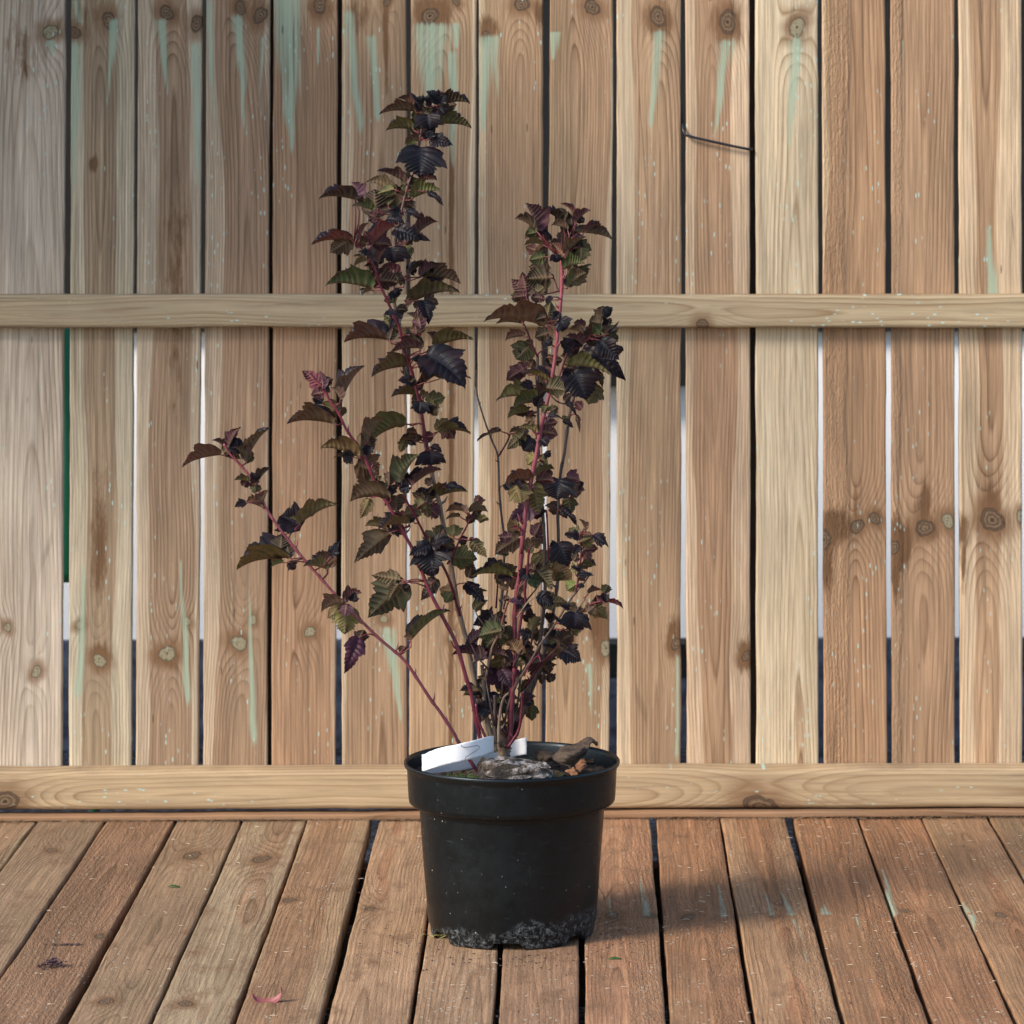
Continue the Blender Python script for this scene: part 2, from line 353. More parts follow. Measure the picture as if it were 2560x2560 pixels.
FB = {  # tint, ring(uc,h0,slope,spacing), heartR, knots (px x, y, radius m), pale knots, streaks (x0,y0,x1,y1,w0,w1)
 0: ((.98, .99, 1.06), (.0, .03, .03, .0055), .005, [(125, 80, .0105), (18, 1568, .006), (90, 1680, .0075)], (0, 1, 2), [(128, 100, 130, 140, .006, .001)]),
 1: ((.95, .98, .96), (-.004, .012, -.012, .0052), .024, [(186, 82, .009), (270, 50, .010), (200, 1563, .006), (250, 1652, .0095)], (2, 3),
     [(190, 105, 180, 480, .011, .002), (285, 50, 262, 285, .008, .001), (212, 1410, 196, 1750, .002, .006), (190, 0, 200, 60, .006, .004)]),
 2: ((.93, .90, .88), (.003, .014, .0, .005), .028, [(417, 32, .010), (491, 58, .010), (418, 1635, .0115), (468, 1554, .0055)], (2, 3),
     [(403, 48, 418, 240, .008, .001), (486, 110, 495, 480, .008, .002), (452, 1400, 468, 1760, .001, .006)]),
 3: ((.93, .87, .84), (.01, .02, .01, .0042), .042, [(600, 20, .009), (650, 38, .0105), (598, 1608, .011), (633, 1550, .006)], (2, 3),
     [(520, 0, 537, 370, .006, .001), (595, 40, 612, 335, .007, .001), (655, 90, 650, 300, .004, .001), (622, 1470, 636, 1860, .001, .005)]),
 4: ((1.0, .88, .80), (-.005, .025, .0, .0045), .06, [(800, 12, .0105), (775, 1580, .008)], (1,), [(720, -10, 730, 390, .022, .002), (795, 70, 795, 160, .002, .001)]),
 5: ((1.0, .93, .86), (.01, .03, .01, .0042), .06, [(968, 5, .006), (960, 1548, .006)], (1,), [(870, 30, 900, 330, .007, .003), (930, 90, 945, 300, .006, .003), (965, 1570, 1005, 1800, .01, .002)]),
 6: ((1.03, .98, .90), (-.01, .03, .0, .0044), .055, [(1075, 40, .012), (1140, 4, .006), (1130, 1590, .007)], (2,),
     [(1085, 60, 1075, 280, .026, .006), (1140, 60, 1140, 120, .006, .002), (1130, 130, 1128, 420, .006, .002)]),
 7: ((1.03, .95, .86), (.012, .02, -.01, .0046), .05, [(1305, 10, .0105), (1215, 90, .007)], (), [(1215, 90, 1206, 330, .014, .003), (1240, 90, 1238, 260, .004, .001)]),
 8: ((1.0, .92, .84), (-.012, .02, .0, .0042), .055, [(1480, 18, .011), (1515, 1620, .010)], (1,), [(1386, 80, 1386, 150, .008, .002), (1470, 1660, 1480, 1800, .004, .001)]),
 9: ((1.06, 1.0, .92), (.016, .012, .01, .005), .042, [(1645, 42, .0125), (1690, 1610, .008)], (), [(1650, 78, 1628, 320, .009, .003), (1695, 1640, 1692, 1900, .003, .003)]),
 10: ((1.08, .96, .88), (-.002, .014, -.012, .0052), .027, [(1819, 55, .014), (1868, 1640, .008)], (), [(1815, 100, 1788, 345, .011, .001)]),
 11: ((1.12, 1.10, 1.02), (.016, .022, .02, .0055), .005, [(1993, 68, .012)], (0,), [(1990, 98, 1968, 395, .010, .0005)]),
 12: ((1.10, .96, .84), (.006, .016, .0, .0055), .048, [(2143, 1316, .010), (2187, 1296, .0085), (2060, 1350, .012)], (), []),
 13: ((1.08, .97, .88), (.0, .016, -.01, .0058), .05, [(2312, 1320, .0125), (2369, 1302, .0095), (2236, 1370, .009)], (1,), [(2258, 100, 2256, 180, .001, .001)]),
 14: ((1.12, 1.02, .92), (-.004, .014, .01, .006), .022, [(2481, 1300, .0165), (2553, 1290, .008)], (1,), [(2478, 740, 2472, 560, .009, .002)]),
 15: ((1.0, 1.0, .95), (.0, .02, .0, .005), .03, [], (), [])}
STN = {12: [(2080, 1320, .026, .028, 1.1), (2065, 1400, .012, .05, .9), (2143, 1250, .008, .04, .6), (2187, 1296, .012, .012, .8)],
       13: [(2245, 1360, .022, .034, 1.15), (2240, 1420, .010, .05, .9), (2312, 1270, .014, .04, .8), (2312, 1320, .024, .022, .7)],
       14: [(2481, 1270, .016, .05, .85), (2405, 1330, .012, .03, .8), (2410, 1400, .006, .05, .7), (2481, 1310, .028, .02, .6)],
       1: [(248, 1350, .014, .10, .7), (250, 1640, .016, .02, .9), (235, 410, .006, .012, 1.0), (195, 60, .03, .05, .5)], 2: [(418, 1640, .022, .02, .7), (440, 700, .02, .2, .5)],
       3: [(598, 1600, .02, .02, .5), (620, 30, .03, .03, .5)], 4: [(800, 20, .024, .02, .7)], 5: [(965, 60, .0035, .09, 1.3), (880, 40, .03, .03, .6)], 6: [(1080, 30, .03, .025, .9), (1128, 540, .003, .25, 1.1), (1128, 1250, .0035, .45, 1.2)],
       7: [(1215, 70, .02, .02, .8), (1350, 30, .01, .02, .8)], 8: [(1500, 1560, .02, .05, .9), (1440, 1590, .02, .03, .5)], 9: [(1645, 55, .022, .03, .8), (1690, 1600, .016, .03, .9)], 10: [(1819, 60, .022, .03, .8), (1862, 1640, .012, .03, .8)],
       11: [(1993, 60, .018, .02, .6)], 0: [(60, 130, .03, .05, .5)]}
for i in range(len(G) - 1):
    x0t, x0b = G[i][1], G[i][3]; x1t, x1b = G[i + 1][0], G[i + 1][2]
    ex = lambda a, b_, y: a + (b_ - a) * y / 1920.0
    x0t += 1.3; x0b += 1.3; x1t -= 1.3; x1b -= 1.3
    BL, BR = onY(ex(x0t, x0b, YBOT), YBOT, YB), onY(ex(x1t, x1b, YBOT), YBOT, YB)
    TL, TR = onY(ex(x0t, x0b, YTOP), YTOP, YB), onY(ex(x1t, x1b, YTOP), YTOP, YB)
    TL.z = TR.z = max(TL.z, TR.z); BL.z = BR.z = BL.z
    Ln = (TL - BL).length
    def uv(x, y):
        p = onY(x, y, YB); t = (p.z - BL.z) / (TL.z - BL.z); c_ = ((BL + BR) / 2).lerp((TL + TR) / 2, t); return p.x - c_.x, t * Ln
    tint, rg_, hR, kk, kp, ss = FB[i]
    ks = [(*uv(x, y), a) for x, y, a in kk]
    sts = [(*uv(x0, y0), *uv(x1, y1), w0, w1) for x0, y0, x1, y1, w0, w1 in ss]
    sn_ = [(*uv(x, y), ru, rv, am) for x, y, ru, rv, am in STN.get(i, [])]
    rs = random.Random(i); off = Vector((0, rs.uniform(0, .002), 0))
    plank('fence_board', BL + off, BR + off, TL + off, TR + off, (0, .012, 0), W_FENCE, fence, i + 1, ring=rg_, heartR=hR, knots=ks, streaks=sts, stains=sn_,
          tint=tint, rough=(-.06, -.008) if i == 12 else ((-.06, -.03) if i == 13 else None), kpale=kp)

def hrail(name, yt0, yt1, yb0, yb1, Y, depth, seed, kn=(), **kw):
    """horizontal plank; v runs to the right"""
    x0, x1 = -160, 2720
    e = lambda a, b_, x: a + (b_ - a) * x / 2560.0
    TLp, TRp = onY(x0, e(yt0, yt1, x0), Y), onY(x1, e(yt0, yt1, x1), Y)
    BLp, BRp = onY(x0, e(yb0, yb1, x0), Y), onY(x1, e(yb0, yb1, x1), Y)
    mid0, mid1 = (TLp + BLp) / 2, (TRp + BRp) / 2; Ln = (TRp - TLp).length
    def uv(x, y):
        p = onY(x, y, Y); t = (p.x - mid0.x) / (mid1.x - mid0.x); c_ = mid0.lerp(mid1, t); return c_.z - p.z, t * Ln
    ks = [(*uv(x, y), a) for x, y, a in kn]
    return plank(name, TLp, BLp, TRp, BRp, (0, depth, 0), W_RAIL, fence, seed, knots=ks, **kw)
# rails: the given pixel rows are the front edges
hrail('rail', 737, 736, 818, 819, YB - .022, .0215, 70, kn=[(1757, 812, .009)], ring=(-.004, .02, .004, .0052), heartR=.0, tint=(.97, .97, .93), bev=.004)
hrail('rail', 1929, 1921, 2026, 2019, YR, .0445, 73, kn=[(12, 2005, .016), (1905, 2025, .022)], ring=(.004, .018, .006, .0060), heartR=.0, tint=(1.06, 1.0, .92), bev=.006)
# kerb strip on the deck under the rail
hrail('bottom_strip', 2041, 2026, 2056, 2041, YS, .034, 77, ring=(0, .03, 0, .006), heartR=.06, tint=(.95, .80, .70), bev=.002)
# frayed fibres where the deck boards end
fb_ = MB(); rs = random.Random(5)
for k in range(900):
    x = rs.uniform(-1.0, 1.0); y = YS - rs.uniform(.0, .006) ** 1.0; L_ = rs.uniform(.002, .010); a = rs.uniform(-1.4, 1.4) + (math.pi if rs.random() < .5 else 0)
    p0 = Vector((x, y, .001)); p1 = p0 + Vector((math.cos(a) * L_, -abs(math.sin(a)) * L_ * .8, rs.uniform(0, .004))); p2 = p1 + Vector((math.cos(a + 1) * L_ * .5, -rs.uniform(0, .003), rs.uniform(-.001, .003)))
    fb_.tube([p0, p1, p2], [.0004, .0003, .00015], 3)
for k in range(260):   # under the mid rail, mostly on the left
    xx = rs.random() ** 1.5 * 1150; p0 = onY(xx, 818, YB - .022 + rs.uniform(.0, .004)); L_ = rs.uniform(.002, .009)
    p1 = p0 + Vector((rs.choice((-1, 1)) * L_ * .8, -rs.uniform(0, .001), -L_ * rs.uniform(.05, .5)))
    fb_.tube([p0, p1], [.0005, .0001], 3)
M = NT('frayed_fibre'); M.b.inputs['Base Color'].default_value = (.26, .18, .11, 1); M.b.inputs['Roughness'].default_value = .9
fo = fb_.build('frayed_fibres', M.m, fence); fo['kind'] = 'stuff'

# rear battens of the fence that close some gaps
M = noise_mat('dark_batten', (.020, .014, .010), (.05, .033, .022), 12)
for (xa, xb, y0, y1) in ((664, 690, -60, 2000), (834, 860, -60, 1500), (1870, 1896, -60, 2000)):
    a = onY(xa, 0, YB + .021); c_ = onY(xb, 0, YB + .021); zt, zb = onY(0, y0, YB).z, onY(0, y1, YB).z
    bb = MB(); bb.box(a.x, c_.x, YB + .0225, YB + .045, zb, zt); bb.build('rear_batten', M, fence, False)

# ---- behind the fence
YSH = YB + 1.50
shed = empty('shed', (0, YSH, 0)); bpy.context.view_layer.update()
tag(shed, 'white walled building with near black cladding above, glimpsed through the fence gaps', 'shed')
z1 = onY(1280, 828, YSH).z
Mp = noise_mat('white_render', (.96, .96, .96), (.99, .99, .99), 3, .8)
Mc = noise_mat('black_cladding', (.004, .004, .004), (.009, .009, .009), 6, .9)
zf = onY(1280, 1600, YSH - .02).z
bb = MB(); bb.box(-4, 4, YSH, YSH + .2, zf, z1); bb.build('wall_base', Mp, shed, False)
bb = MB(); bb.box(-4, 4, YSH - .02, YSH + .2, -.17, zf - .001); bb.build('footing', noise_mat('dark_footing', (.02, .026, .045), (.09, .11, .16), 30), shed, False)
bb = MB()
z = z1 + .001
while z < 2.6:
    bb.box(-4, 4, YSH - .03, YSH + .16, z, z + .1495); z += .15
bb.build('cladding', Mc, shed, False)
zl = onY(1280, 965, YSH - .04).z; xa, xb = onY(990, 900, YSH).x, onY(1740, 900, YSH).x
bb = MB(); bb.box(xa, xb, YSH - .06, YSH - .035, zl, z1 + .3); bb.build('low_panel', Mc, shed, False)
zz0, zz1 = onY(0, 1690, YSH - .2).z, onY(0, 1605, YSH - .2).z
bb = MB(); bb.box(onY(1450, 0, YSH).x, onY(1740, 0, YSH).x, YSH - .25, YSH - .18, zz0, zz1)
o = bb.build('sleeper', noise_mat('dark_sleeper', (.008, .007, .006), (.02, .018, .016), 20), None, False)
tag(o, 'black sleeper lying behind the fence, seen through the gaps right of the shrub', 'sleeper')
# green post behind the first gap
bb = MB(); xg = onY(168, 900, YB + .30).x; zt, zb = onY(0, 790, YB + .3).z - .3, onY(0, 1475, YB + .3).z
bb.tube([(xg, YB + .30, zb + .012), (xg, YB + .30, zb + .03), (xg, YB + .30, zt + .3)], [.010, .022, .022], 14)
bb.tube([(xg + .040, YB + .31, -.17), (xg + .036, YB + .31, zb + .10), (xg + .01, YB + .305, zb + .12)], .007, 8)
M = NT('green_paint'); M.b.inputs['Base Color'].default_value = (.012, .16, .085, 1); M.b.inputs['Roughness'].default_value = .4
o = bb.build('post', M.m, None); tag(o, 'green round post behind the leftmost gap of the fence', 'post')

# ---- unseen slab added above the frame only to shade the upper left boards
bb = MB(); bb.box(-4.5, -.78, YB - .74, YB + .35, 1.52, 1.56); bb.box(-4.5, -.78, YB - .77, YB - .7401, 1.46, 1.58)
o = bb.build('added_shade_slab', noise_mat('shade_slab_timber', (.10, .08, .06), (.18, .14, .10), 9), None, False)
tag(o, 'added unseen timber slab that shades the upper left end of the fence', 'added shade slab')

# ---- black wire round one board
w = MB(); Yw = YB - .003
P = lambda x, y, dy=0: onY(x, y, Yw + dy)
pts = [P(1700, 250, .030), P(1704, 300, .018), P(1707, 316, .004), P(1709, 328, -.001), P(1714, 338, -.003), P(1740, 345, -.0035), P(1790, 356, -.004), P(1840, 367, -.0035), P(1872, 373, -.002), P(1879, 373, .003), P(1881, 371, .02)]
w.tube(pts, .0019, 8)
M = NT('black_wire'); M.b.inputs['Base Color'].default_value = (.012, .014, .022, 1); M.b.inputs['Roughness'].default_value = .35
tag(w.build('wire', M.m), 'thin black wire hooked across one board of the fence, upper right', 'wire')

# ================================================================== POT
def pot_mat():
    M = NT('black_plastic'); co = M.coord(); s = M.sep(co)
    n1 = M.noise(co, 9, 5, .6); n2 = M.noise(co, 60, 5, .65)
    # chalky lime deposit rising unevenly from the foot
    mpv = M.vmul(co, (14, 14, 9))
    edge = M.math('ADD', M.math('MULTIPLY', M.noise(mpv, 1, 3, .6), .075), -.012)
    dep = M.math('MULTIPLY', M.mapr(M.math('SUBTRACT', edge, s[2]), -.006, .010), M.mapr(M.noise(co, 170, 6, .8), .48, .64))
    c = M.mix(M.mapr(n1, .35, .7), (.0016, .0024, .0032), (.0038, .0050, .0064))
    c = M.mix(M.math('MULTIPLY', dep, .7), c, (.30, .32, .33))
    # dust haze on band, scratches
    du = M.mapr(M.noise(M.vmul(co, (30, 30, 120)), 1, 4, .7), .60, .80, 0, .16); c = M.mix(du, c, (.16, .17, .18))
    v = M.voro(co, 210); sp = M.math('MULTIPLY', M.mapr(v['Distance'], .20, .10), M.mapr(M.sep(v['Color'])[0], .86, .88))
    sp = M.math('MULTIPLY', sp, M.mapr(M.noise(co, 17, 3), .50, .66))
    c = M.mix(M.math('MULTIPLY', sp, .75), c, (.48, .45, .40))
    v = M.voro(co, 75); sp2 = M.math('MULTIPLY', M.mapr(v['Distance'], .085, .04), M.mapr(M.sep(v['Color'])[0], .86, .88))
    sc_ = M.mapr(M.noise(M.vmul(co, (90, 90, 9)), 1, 5, .75), .62, .72, 0, .10); c = M.mix(sc_, c, (.13, .15, .16))
    c = M.mix(M.math('MULTIPLY', sp2, .8), c, (.5, .44, .36))
    M.L(c, M.b.inputs['Base Color'])
    M.L(M.mapr(n2, .3, .7, .30, .44), M.b.inputs['Roughness']); M.b.inputs['Specular IOR Level'].default_value = .44; M.b.inputs['Specular Tint'].default_value = (.74, .88, 1, 1)
    M.bump(M.math('ADD', M.math('MULTIPLY', n2, .3), M.math('ADD', M.math('MULTIPLY', n1, .6), M.math('MULTIPLY', dep, .8))), .0012)
    return M.m
prof = [(.0945, .0), (.0975, .0015), (.0985, .005), (.0990, .013), (.1004, .0145), (.1012, .017), (.1060, .08), (.1112, .150), (.1118, .1555), (.1135, .1575), (.1215, .1585), (.1238, .1605), (.1246, .166),
        (.1262, .197), (.1268, .2015), (.1292, .203), (.1300, .205), (.1300, .2075), (.1288, .2090), (.1272, .2080), (.1262, .204), (.1250, .19), (.1225, .165), (.1095, .155), (.1040, .08), (.0985, .012), (.0945, .004)]
n = 160; vs = []; fs = []
notch = [(-92.5, 9, .0085), (-38, 7, .0095), (-150, 9, .012), (-205, 9, .012), (20, 9, .012), (75, 9, .012), (125, 9, .012)]
for i, (r, z) in enumerate(prof):
    for k in range(n):
        a = 2 * math.pi * k / n; zz = z; rr = r
        deg = math.degrees(a); deg = deg - 360 if deg > 180 else deg
        if z < .02:
            for c0, hw, hh in notch:
                d = abs((deg - c0 + 180) % 360 - 180)
                if d < hw + 4:
                    f_ = max(0, min(1, (hw + 3 - d) / 3)); zz = max(z, z + (hh - z) * f_) if z < hh else z
            rr *= 1 + .006 * math.sin(a * 5 + 1)
        rr *= 1 + .0035 * math.cos(2 * a + .6)
        vs.append((rr * math.cos(a), rr * math.sin(a), zz))
for i in range(len(prof) - 1):
    for k in range(n): k2 = (k + 1) % n; fs.append((i * n + k, i * n + k2, (i + 1) * n + k2, (i + 1) * n + k))
i = len(prof) - 1
for k in range(n): k2 = (k + 1) % n; fs.append((i * n + k, i * n + k2, k2, k))
b0 = len(vs)                                     # pot floor
for k in range(n): a = 2 * math.pi * k / n; vs.append((.0985 * math.cos(a), .0985 * math.sin(a), .0135))
fs.append(tuple(range(b0, b0 + n)))
pot = mesh_obj('plant_pot', vs, fs, pot_mat())
tag(pot, 'black plastic plant pot with wide rim band and chalky white foot, standing on the deck', 'plant pot')

# ---- soil
def soil_mat():
    M = NT('potting_soil'); co = M.coord(); n1 = M.noise(co, 130, 6, .7); n2 = M.noise(co, 22, 4, .6)
    c = M.mix(M.mapr(n1, .35, .7), (.012, .008, .006), (.07, .048, .032)); c = M.mix(M.mapr(n2, .55, .7, 0, .5), c, (.035, .045, .015))
    M.L(c, M.b.inputs['Base Color']); M.b.inputs['Roughness'].default_value = .95; M.bump(n1, .004); return M.m
vs = [(0, 0, .196)]; fs = []; nr, na = 22, 72
for i in range(1, nr + 1):
    for k in range(na):
        r = .1235 * i / nr; a = 2 * math.pi * k / na; x, y = r * math.cos(a), r * math.sin(a)
        h = .1925 - y * .045 + .010 * math.exp(-(r / .04) ** 2) + .006 * mnoise.noise((x * 40, y * 40, 0)) + .003 * mnoise.noise((x * 140, y * 140, 3))
        vs.append((x, y, h if i < nr else h - .002))
for k in range(na): fs.append((0, 1 + k, 1 + (k + 1) % na))
for i in range(nr - 1):
    for k in range(na): k2 = (k + 1) % na; fs.append((1 + i * na + k, 1 + i * na + k2, 1 + (i + 1) * na + k2, 1 + (i + 1) * na + k)[::-1])
fs = [f if len(f) == 3 else f[::-1] for f in fs]
soil = mesh_obj('soil', vs, fs, soil_mat()); tag(soil, 'dark potting soil filling the black pot', 'soil', kind='stuff')

# crumbs and moss on the soil
def crumb(mb, p, s, rs, flat=1.0):
    vs = []; ring_ = 6
    vs.append(Vector((0, 0, .6)))
    for k in range(ring_):
        a = k * 2 * math.pi / ring_; vs.append(Vector((math.cos(a) * rs.uniform(.6, 1), math.sin(a) * rs.uniform(.6, 1), rs.uniform(-.2, .3))))
    vs.append(Vector((0, 0, -.6)))
    fs = [(0, 1 + k, 1 + (k + 1) % ring_) for k in range(ring_)] + [(7, 1 + (k + 1) % ring_, 1 + k) for k in range(ring_)]
    rz = rs.uniform(0, 6.28); ca, sa = math.cos(rz), math.sin(rz)
    mb.add([(p[0] + (v.x * ca * 1.4 - v.y * sa) * s, p[1] + (v.x * sa * 1.4 + v.y * ca) * s, p[2] + v.z * s * flat) for v in vs], fs)
rs = random.Random(3)
mb = MB()
for k in range(420):
    r = math.sqrt(rs.random()) * .12; a = rs.uniform(0, 6.28); crumb(mb, (r * math.cos(a), r * math.sin(a), .1945 - r * math.sin(a) * .045), rs.uniform(.001, .0042), rs, .8)
o = mb.build('soil_crumbs', noise_mat('crumb', (.010, .007, .005), (.10, .062, .038), 150), None, False); tag(o, 'loose dark crumbs of bark and peat on top of the soil', 'soil crumbs', kind='stuff')
mb = MB()
for (cx, cy) in ((-.062, -.085), (-.050, -.09), (.022, -.02), (.02, .02), (.035, -.06), (.045, -.075)):
    for k in range(46):
        x = cx + rs.gauss(0, .007); y = cy + rs.gauss(0, .006); h = rs.uniform(.003, .011)
        mb.tube([(x, y, .194), (x + rs.gauss(0, .002), y + rs.gauss(0, .002), .197 + h)], [.0004, .0003], 3)
        crumb(mb, (x + rs.gauss(0, .002), y, .197 + h), rs.uniform(.0006, .0016), rs, .4)
o = mb.build('moss', noise_mat('moss_green', (.03, .07, .012), (.10, .16, .035), 90), None); tag(o, 'green moss tufts growing on the soil beside the shrub', 'moss', kind='stuff')

# ---- bark piece (grey lump against the front of the rim)
def lump(name, outline, zt, zb, mat, jit=.0012, seed=0, rows=7):
    """chunky slab from a plan outline, with broken edges"""
    rs = random.Random(seed); vs = []; fs = []; n = len(outline)
    for j in range(rows):
        t = j / (rows - 1); z = lerp(zb, zt, t); sc = 1 - .10 * (2 * t - 1) ** 4
        cx = sum(p[0] for p in outline) / n; cy = sum(p[1] for p in outline) / n
        for p in outline:
            vs.append((cx + (p[0] - cx) * sc + rs.gauss(0, jit), cy + (p[1] - cy) * sc + rs.gauss(0, jit), z + p[2] + rs.gauss(0, jit * .7)))
    for j in range(rows - 1):
        for k in range(n): k2 = (k + 1) % n; fs.append((j * n + k, j * n + k2, (j + 1) * n + k2, (j + 1) * n + k))
    # cap rings
    for base, sgn in (((rows - 1) * n, 1), (0, -1)):
        c0 = len(vs); pts_ = vs[base:base + n]; cx = sum(p[0] for p in pts_) / n; cy = sum(p[1] for p in pts_) / n; cz = sum(p[2] for p in pts_) / n
        prev = base
        for q in (.66, .33):
            b_ = len(vs)
            for p in pts_: vs.append((cx + (p[0] - cx) * q, cy + (p[1] - cy) * q, cz + (p[2] - cz) * q + rs.gauss(0, jit)))
            for k in range(n):
                k2 = (k + 1) % n; f_ = (prev + k, prev + k2, b_ + k2, b_ + k); fs.append(f_ if sgn > 0 else f_[::-1])
            prev = b_
        ci = len(vs); vs.append((cx, cy, cz))
        for k in range(n):
            k2 = (k + 1) % n; f_ = (prev + k, prev + k2, ci); fs.append(f_ if sgn > 0 else f_[::-1])
    return mesh_obj(name, vs, fs, mat, None, False)
def bark_mat():
    M = NT('weathered_bark'); co = M.coord(); n1 = M.noise(co, 90, 6, .7); n2 = M.noise(co, 28, 4, .6)
    c = M.mix(M.mapr(n2, .4, .6), (.022, .017, .014), (.075, .052, .036))
    ge = M.n('ShaderNodeNewGeometry'); nz = M.sep(ge.outputs['Normal'])[2]
    lich = M.math('MULTIPLY', M.mapr(n1, .44, .58), M.mapr(n2, .36, .56)); lich = M.math('ADD', lich, M.math('MULTIPLY', M.mapr(M.sep(co)[0], .03, .055), M.mapr(n1, .36, .6)))
    lich = M.math('MULTIPLY', lich, M.mapr(M.math('ADD', nz, M.math('MULTIPLY', M.sep(co)[0], 14)), -.1, .6, .15, 1))
    c = M.mix(lich, c, (.36, .34, .33)); c = M.mix(M.mapr(n1, .40, .30), c, (.012, .010, .008))
    M.L(c, M.b.inputs['Base Color']); M.b.inputs['Roughness'].default_value = .95; M.bump(n1, .005); return M.m
ol = []
for k in range(26):
    a = 2 * math.pi * k / 26; ol.append((.006 + .044 * (abs(math.cos(a)) ** .6) * (1 if math.cos(a) > 0 else -1), -.088 + .024 * (abs(math.sin(a)) ** .7) * (1 if math.sin(a) > 0 else -1), -.005 * math.cos(a)))
o = lump('bark_chunk', ol, .2205, .190, bark_mat(), .0021, 4); tag(o, 'thick grey chunk of lichened bark lying at the front of the soil', 'bark chunk')

# ---- curled dead leaf/bark pieces on the right
def sheet(name, mat, rowsP, label, cat, group=None, th=.0015, sub=6):
    """thin curled sheet lofted through rows of 3-D points"""
    R = [[Vector(p) for p in r] for r in rowsP]
    def cat_(P, t):
        m = len(P) - 1; x = t * m; i = min(int(x), m - 1); f_ = x - i
        p0, p1, p2, p3 = P[max(i - 1, 0)], P[i], P[i + 1], P[min(i + 2, m)]
        return .5 * ((2 * p1) + (p2 - p0) * f_ + (2 * p0 - 5 * p1 + 4 * p2 - p3) * f_ * f_ + (3 * p1 - p0 - 3 * p2 + p3) * f_ ** 3)
    nA = sub * (len(R) - 1) + 1; nB = sub * (len(R[0]) - 1) + 1
    rows = [[cat_(r, j / (nB - 1)) for j in range(nB)] for r in R]
    g = [[cat_([rows[q][j] for q in range(len(R))], i / (nA - 1)) for j in range(nB)] for i in range(nA)]
    rr = random.Random(len(rowsP) * 7 + nB)
    vs = [p + Vector((rr.gauss(0, 1), rr.gauss(0, 1), rr.gauss(0, 1))) * th * .25 for row in g for p in row]
    fs = [(i * nB + j, i * nB + j + 1, (i + 1) * nB + j + 1, (i + 1) * nB + j) for i in range(nA - 1) for j in range(nB - 1)]
    o = mesh_obj(name, vs, fs, mat); md = o.modifiers.new('th', 'SOLIDIFY'); md.thickness = th; md.offset = 0
    tag(o, label, cat, group); return o
H = lambda x, y: (980 + x / 2.972, 1750 + y / 2.972)
def hp(x, y, Y): return onY(*H(x, y), Y)
Mdl = NT('dead_leaf'); co = Mdl.coord(); n1 = Mdl.noise(Mdl.vmul(co, (60, 60, 220)), 1, 5, .6)
Mdl.L(Mdl.mix(Mdl.mapr(n1, .3, .7), (.030, .020, .015), (.115, .078, .052)), Mdl.b.inputs['Base Color']); Mdl.b.inputs['Roughness'].default_value = .8; Mdl.bump(n1, .002)
sheet('bark_curl', Mdl.m, [
    [hp(1190, 430, -.035), hp(1250, 470, -.045), hp(1330, 505, -.05)],
    [hp(1265, 352, -.02), hp(1300, 420, -.055), hp(1370, 470, -.035)],
    [hp(1335, 340, -.01), hp(1380, 385, -.048), hp(1425, 412, -.03)],
    [hp(1400, 310, .0), hp(1440, 325, -.03), hp(1460, 352, -.04)],
    [hp(1460, 280, .005), hp(1480, 300, -.015), hp(1485, 312, -.03)],
    [hp(1525, 320, .005), hp(1528, 326, -.005), hp(1520, 333, -.015)]], 'curled dark brown strip of bark rising above the right side of the pot rim', 'bark strip', th=.002)
sheet('bark_curl', Mdl.m, [
    [hp(1062, 400, .02), hp(1075, 440, .01), hp(1120, 470, .0)], [hp(1100, 375, .02), hp(1130, 410, -.01), hp(1160, 455, -.01)],
    [hp(1180, 395, .02), hp(1200, 415, -.01), hp(1215, 450, -.01)]], 'small black crumpled flake of bark behind the long curled strip', 'bark flake', th=.003)
Mor = NT('orange_bark'); co = Mor.coord(); n1 = Mor.noise(co, 120, 4, .6)
Mor.L(Mor.mix(Mor.mapr(n1, .3, .7), (.09, .035, .015), (.26, .12, .055)), Mor.b.inputs['Base Color']); Mor.b.inputs['Roughness'].default_value = .8
for rows_, lb in (([[hp(1360, 490, -.06), hp(1375, 520, -.075), hp(1380, 550, -.08)], [hp(1400, 445, -.05), hp(1420, 480, -.075), hp(1430, 505, -.08)], [hp(1425, 442, -.045), hp(1437, 460, -.06), hp(1440, 480, -.07)]], 'orange brown bark chip standing upright under the curled strip'),
                  ([[hp(1290, 530, -.085), hp(1330, 555, -.095), hp(1360, 570, -.1)], [hp(1350, 500, -.08), hp(1365, 530, -.09), hp(1380, 555, -.098)]], 'rusty brown bark chip lying flat close to the front right rim'),
                  ([[hp(1430, 445, -.01), hp(1445, 458, -.02)], [hp(1500, 440, -.01), hp(1490, 462, -.02)]], 'small orange bark chip behind the upright one near the right rim')):
    sheet('bark_chip', Mor.m, rows_, lb, 'bark chip', 'orange bark chips on the soil', th=.0018, sub=5)

# ---- plant label: a white plastic band looped round the canes
Mt = NT('white_plastic'); Mt.b.inputs['Base Color'].default_value = (.78, .80, .84, 1); Mt.b.inputs['Roughness'].default_value = .35
lt, lbm = [], []
path = [  # (x, y top, y bottom, world Y)
    (1000, 278, 405, .055), (950, 288, 412, .062), (890, 305, 428, .060), (800, 330, 455, .050), (720, 360, 480, .038), (640, 395, 500, .022),
    (520, 440, 520, .004), (400, 478, 535, -.012), (300, 498, 545, -.030), (245, 470, 540, -.047),
    (224, 412, 532, -.060), (240, 402, 528, -.070), (320, 368, 500, -.084), (400, 345, 478, -.092), (500, 325, 458, -.094), (600, 302, 435, -.088), (680, 280, 412, -.074), (735, 268, 392, -.058), (755, 268, 388, -.050)]
for x, yt, yb_, Y in path: lt.append(hp(x, yt, Y)); lbm.append(hp(x, yb_, Y))
tagl = sheet('plant_label', Mt.m, [lt, [(a + c_) / 2 for a, c_ in zip(lt, lbm)], lbm], 'blank white plastic plant label looped round the canes on the left of the pot', 'plant label', th=.0006, sub=4)
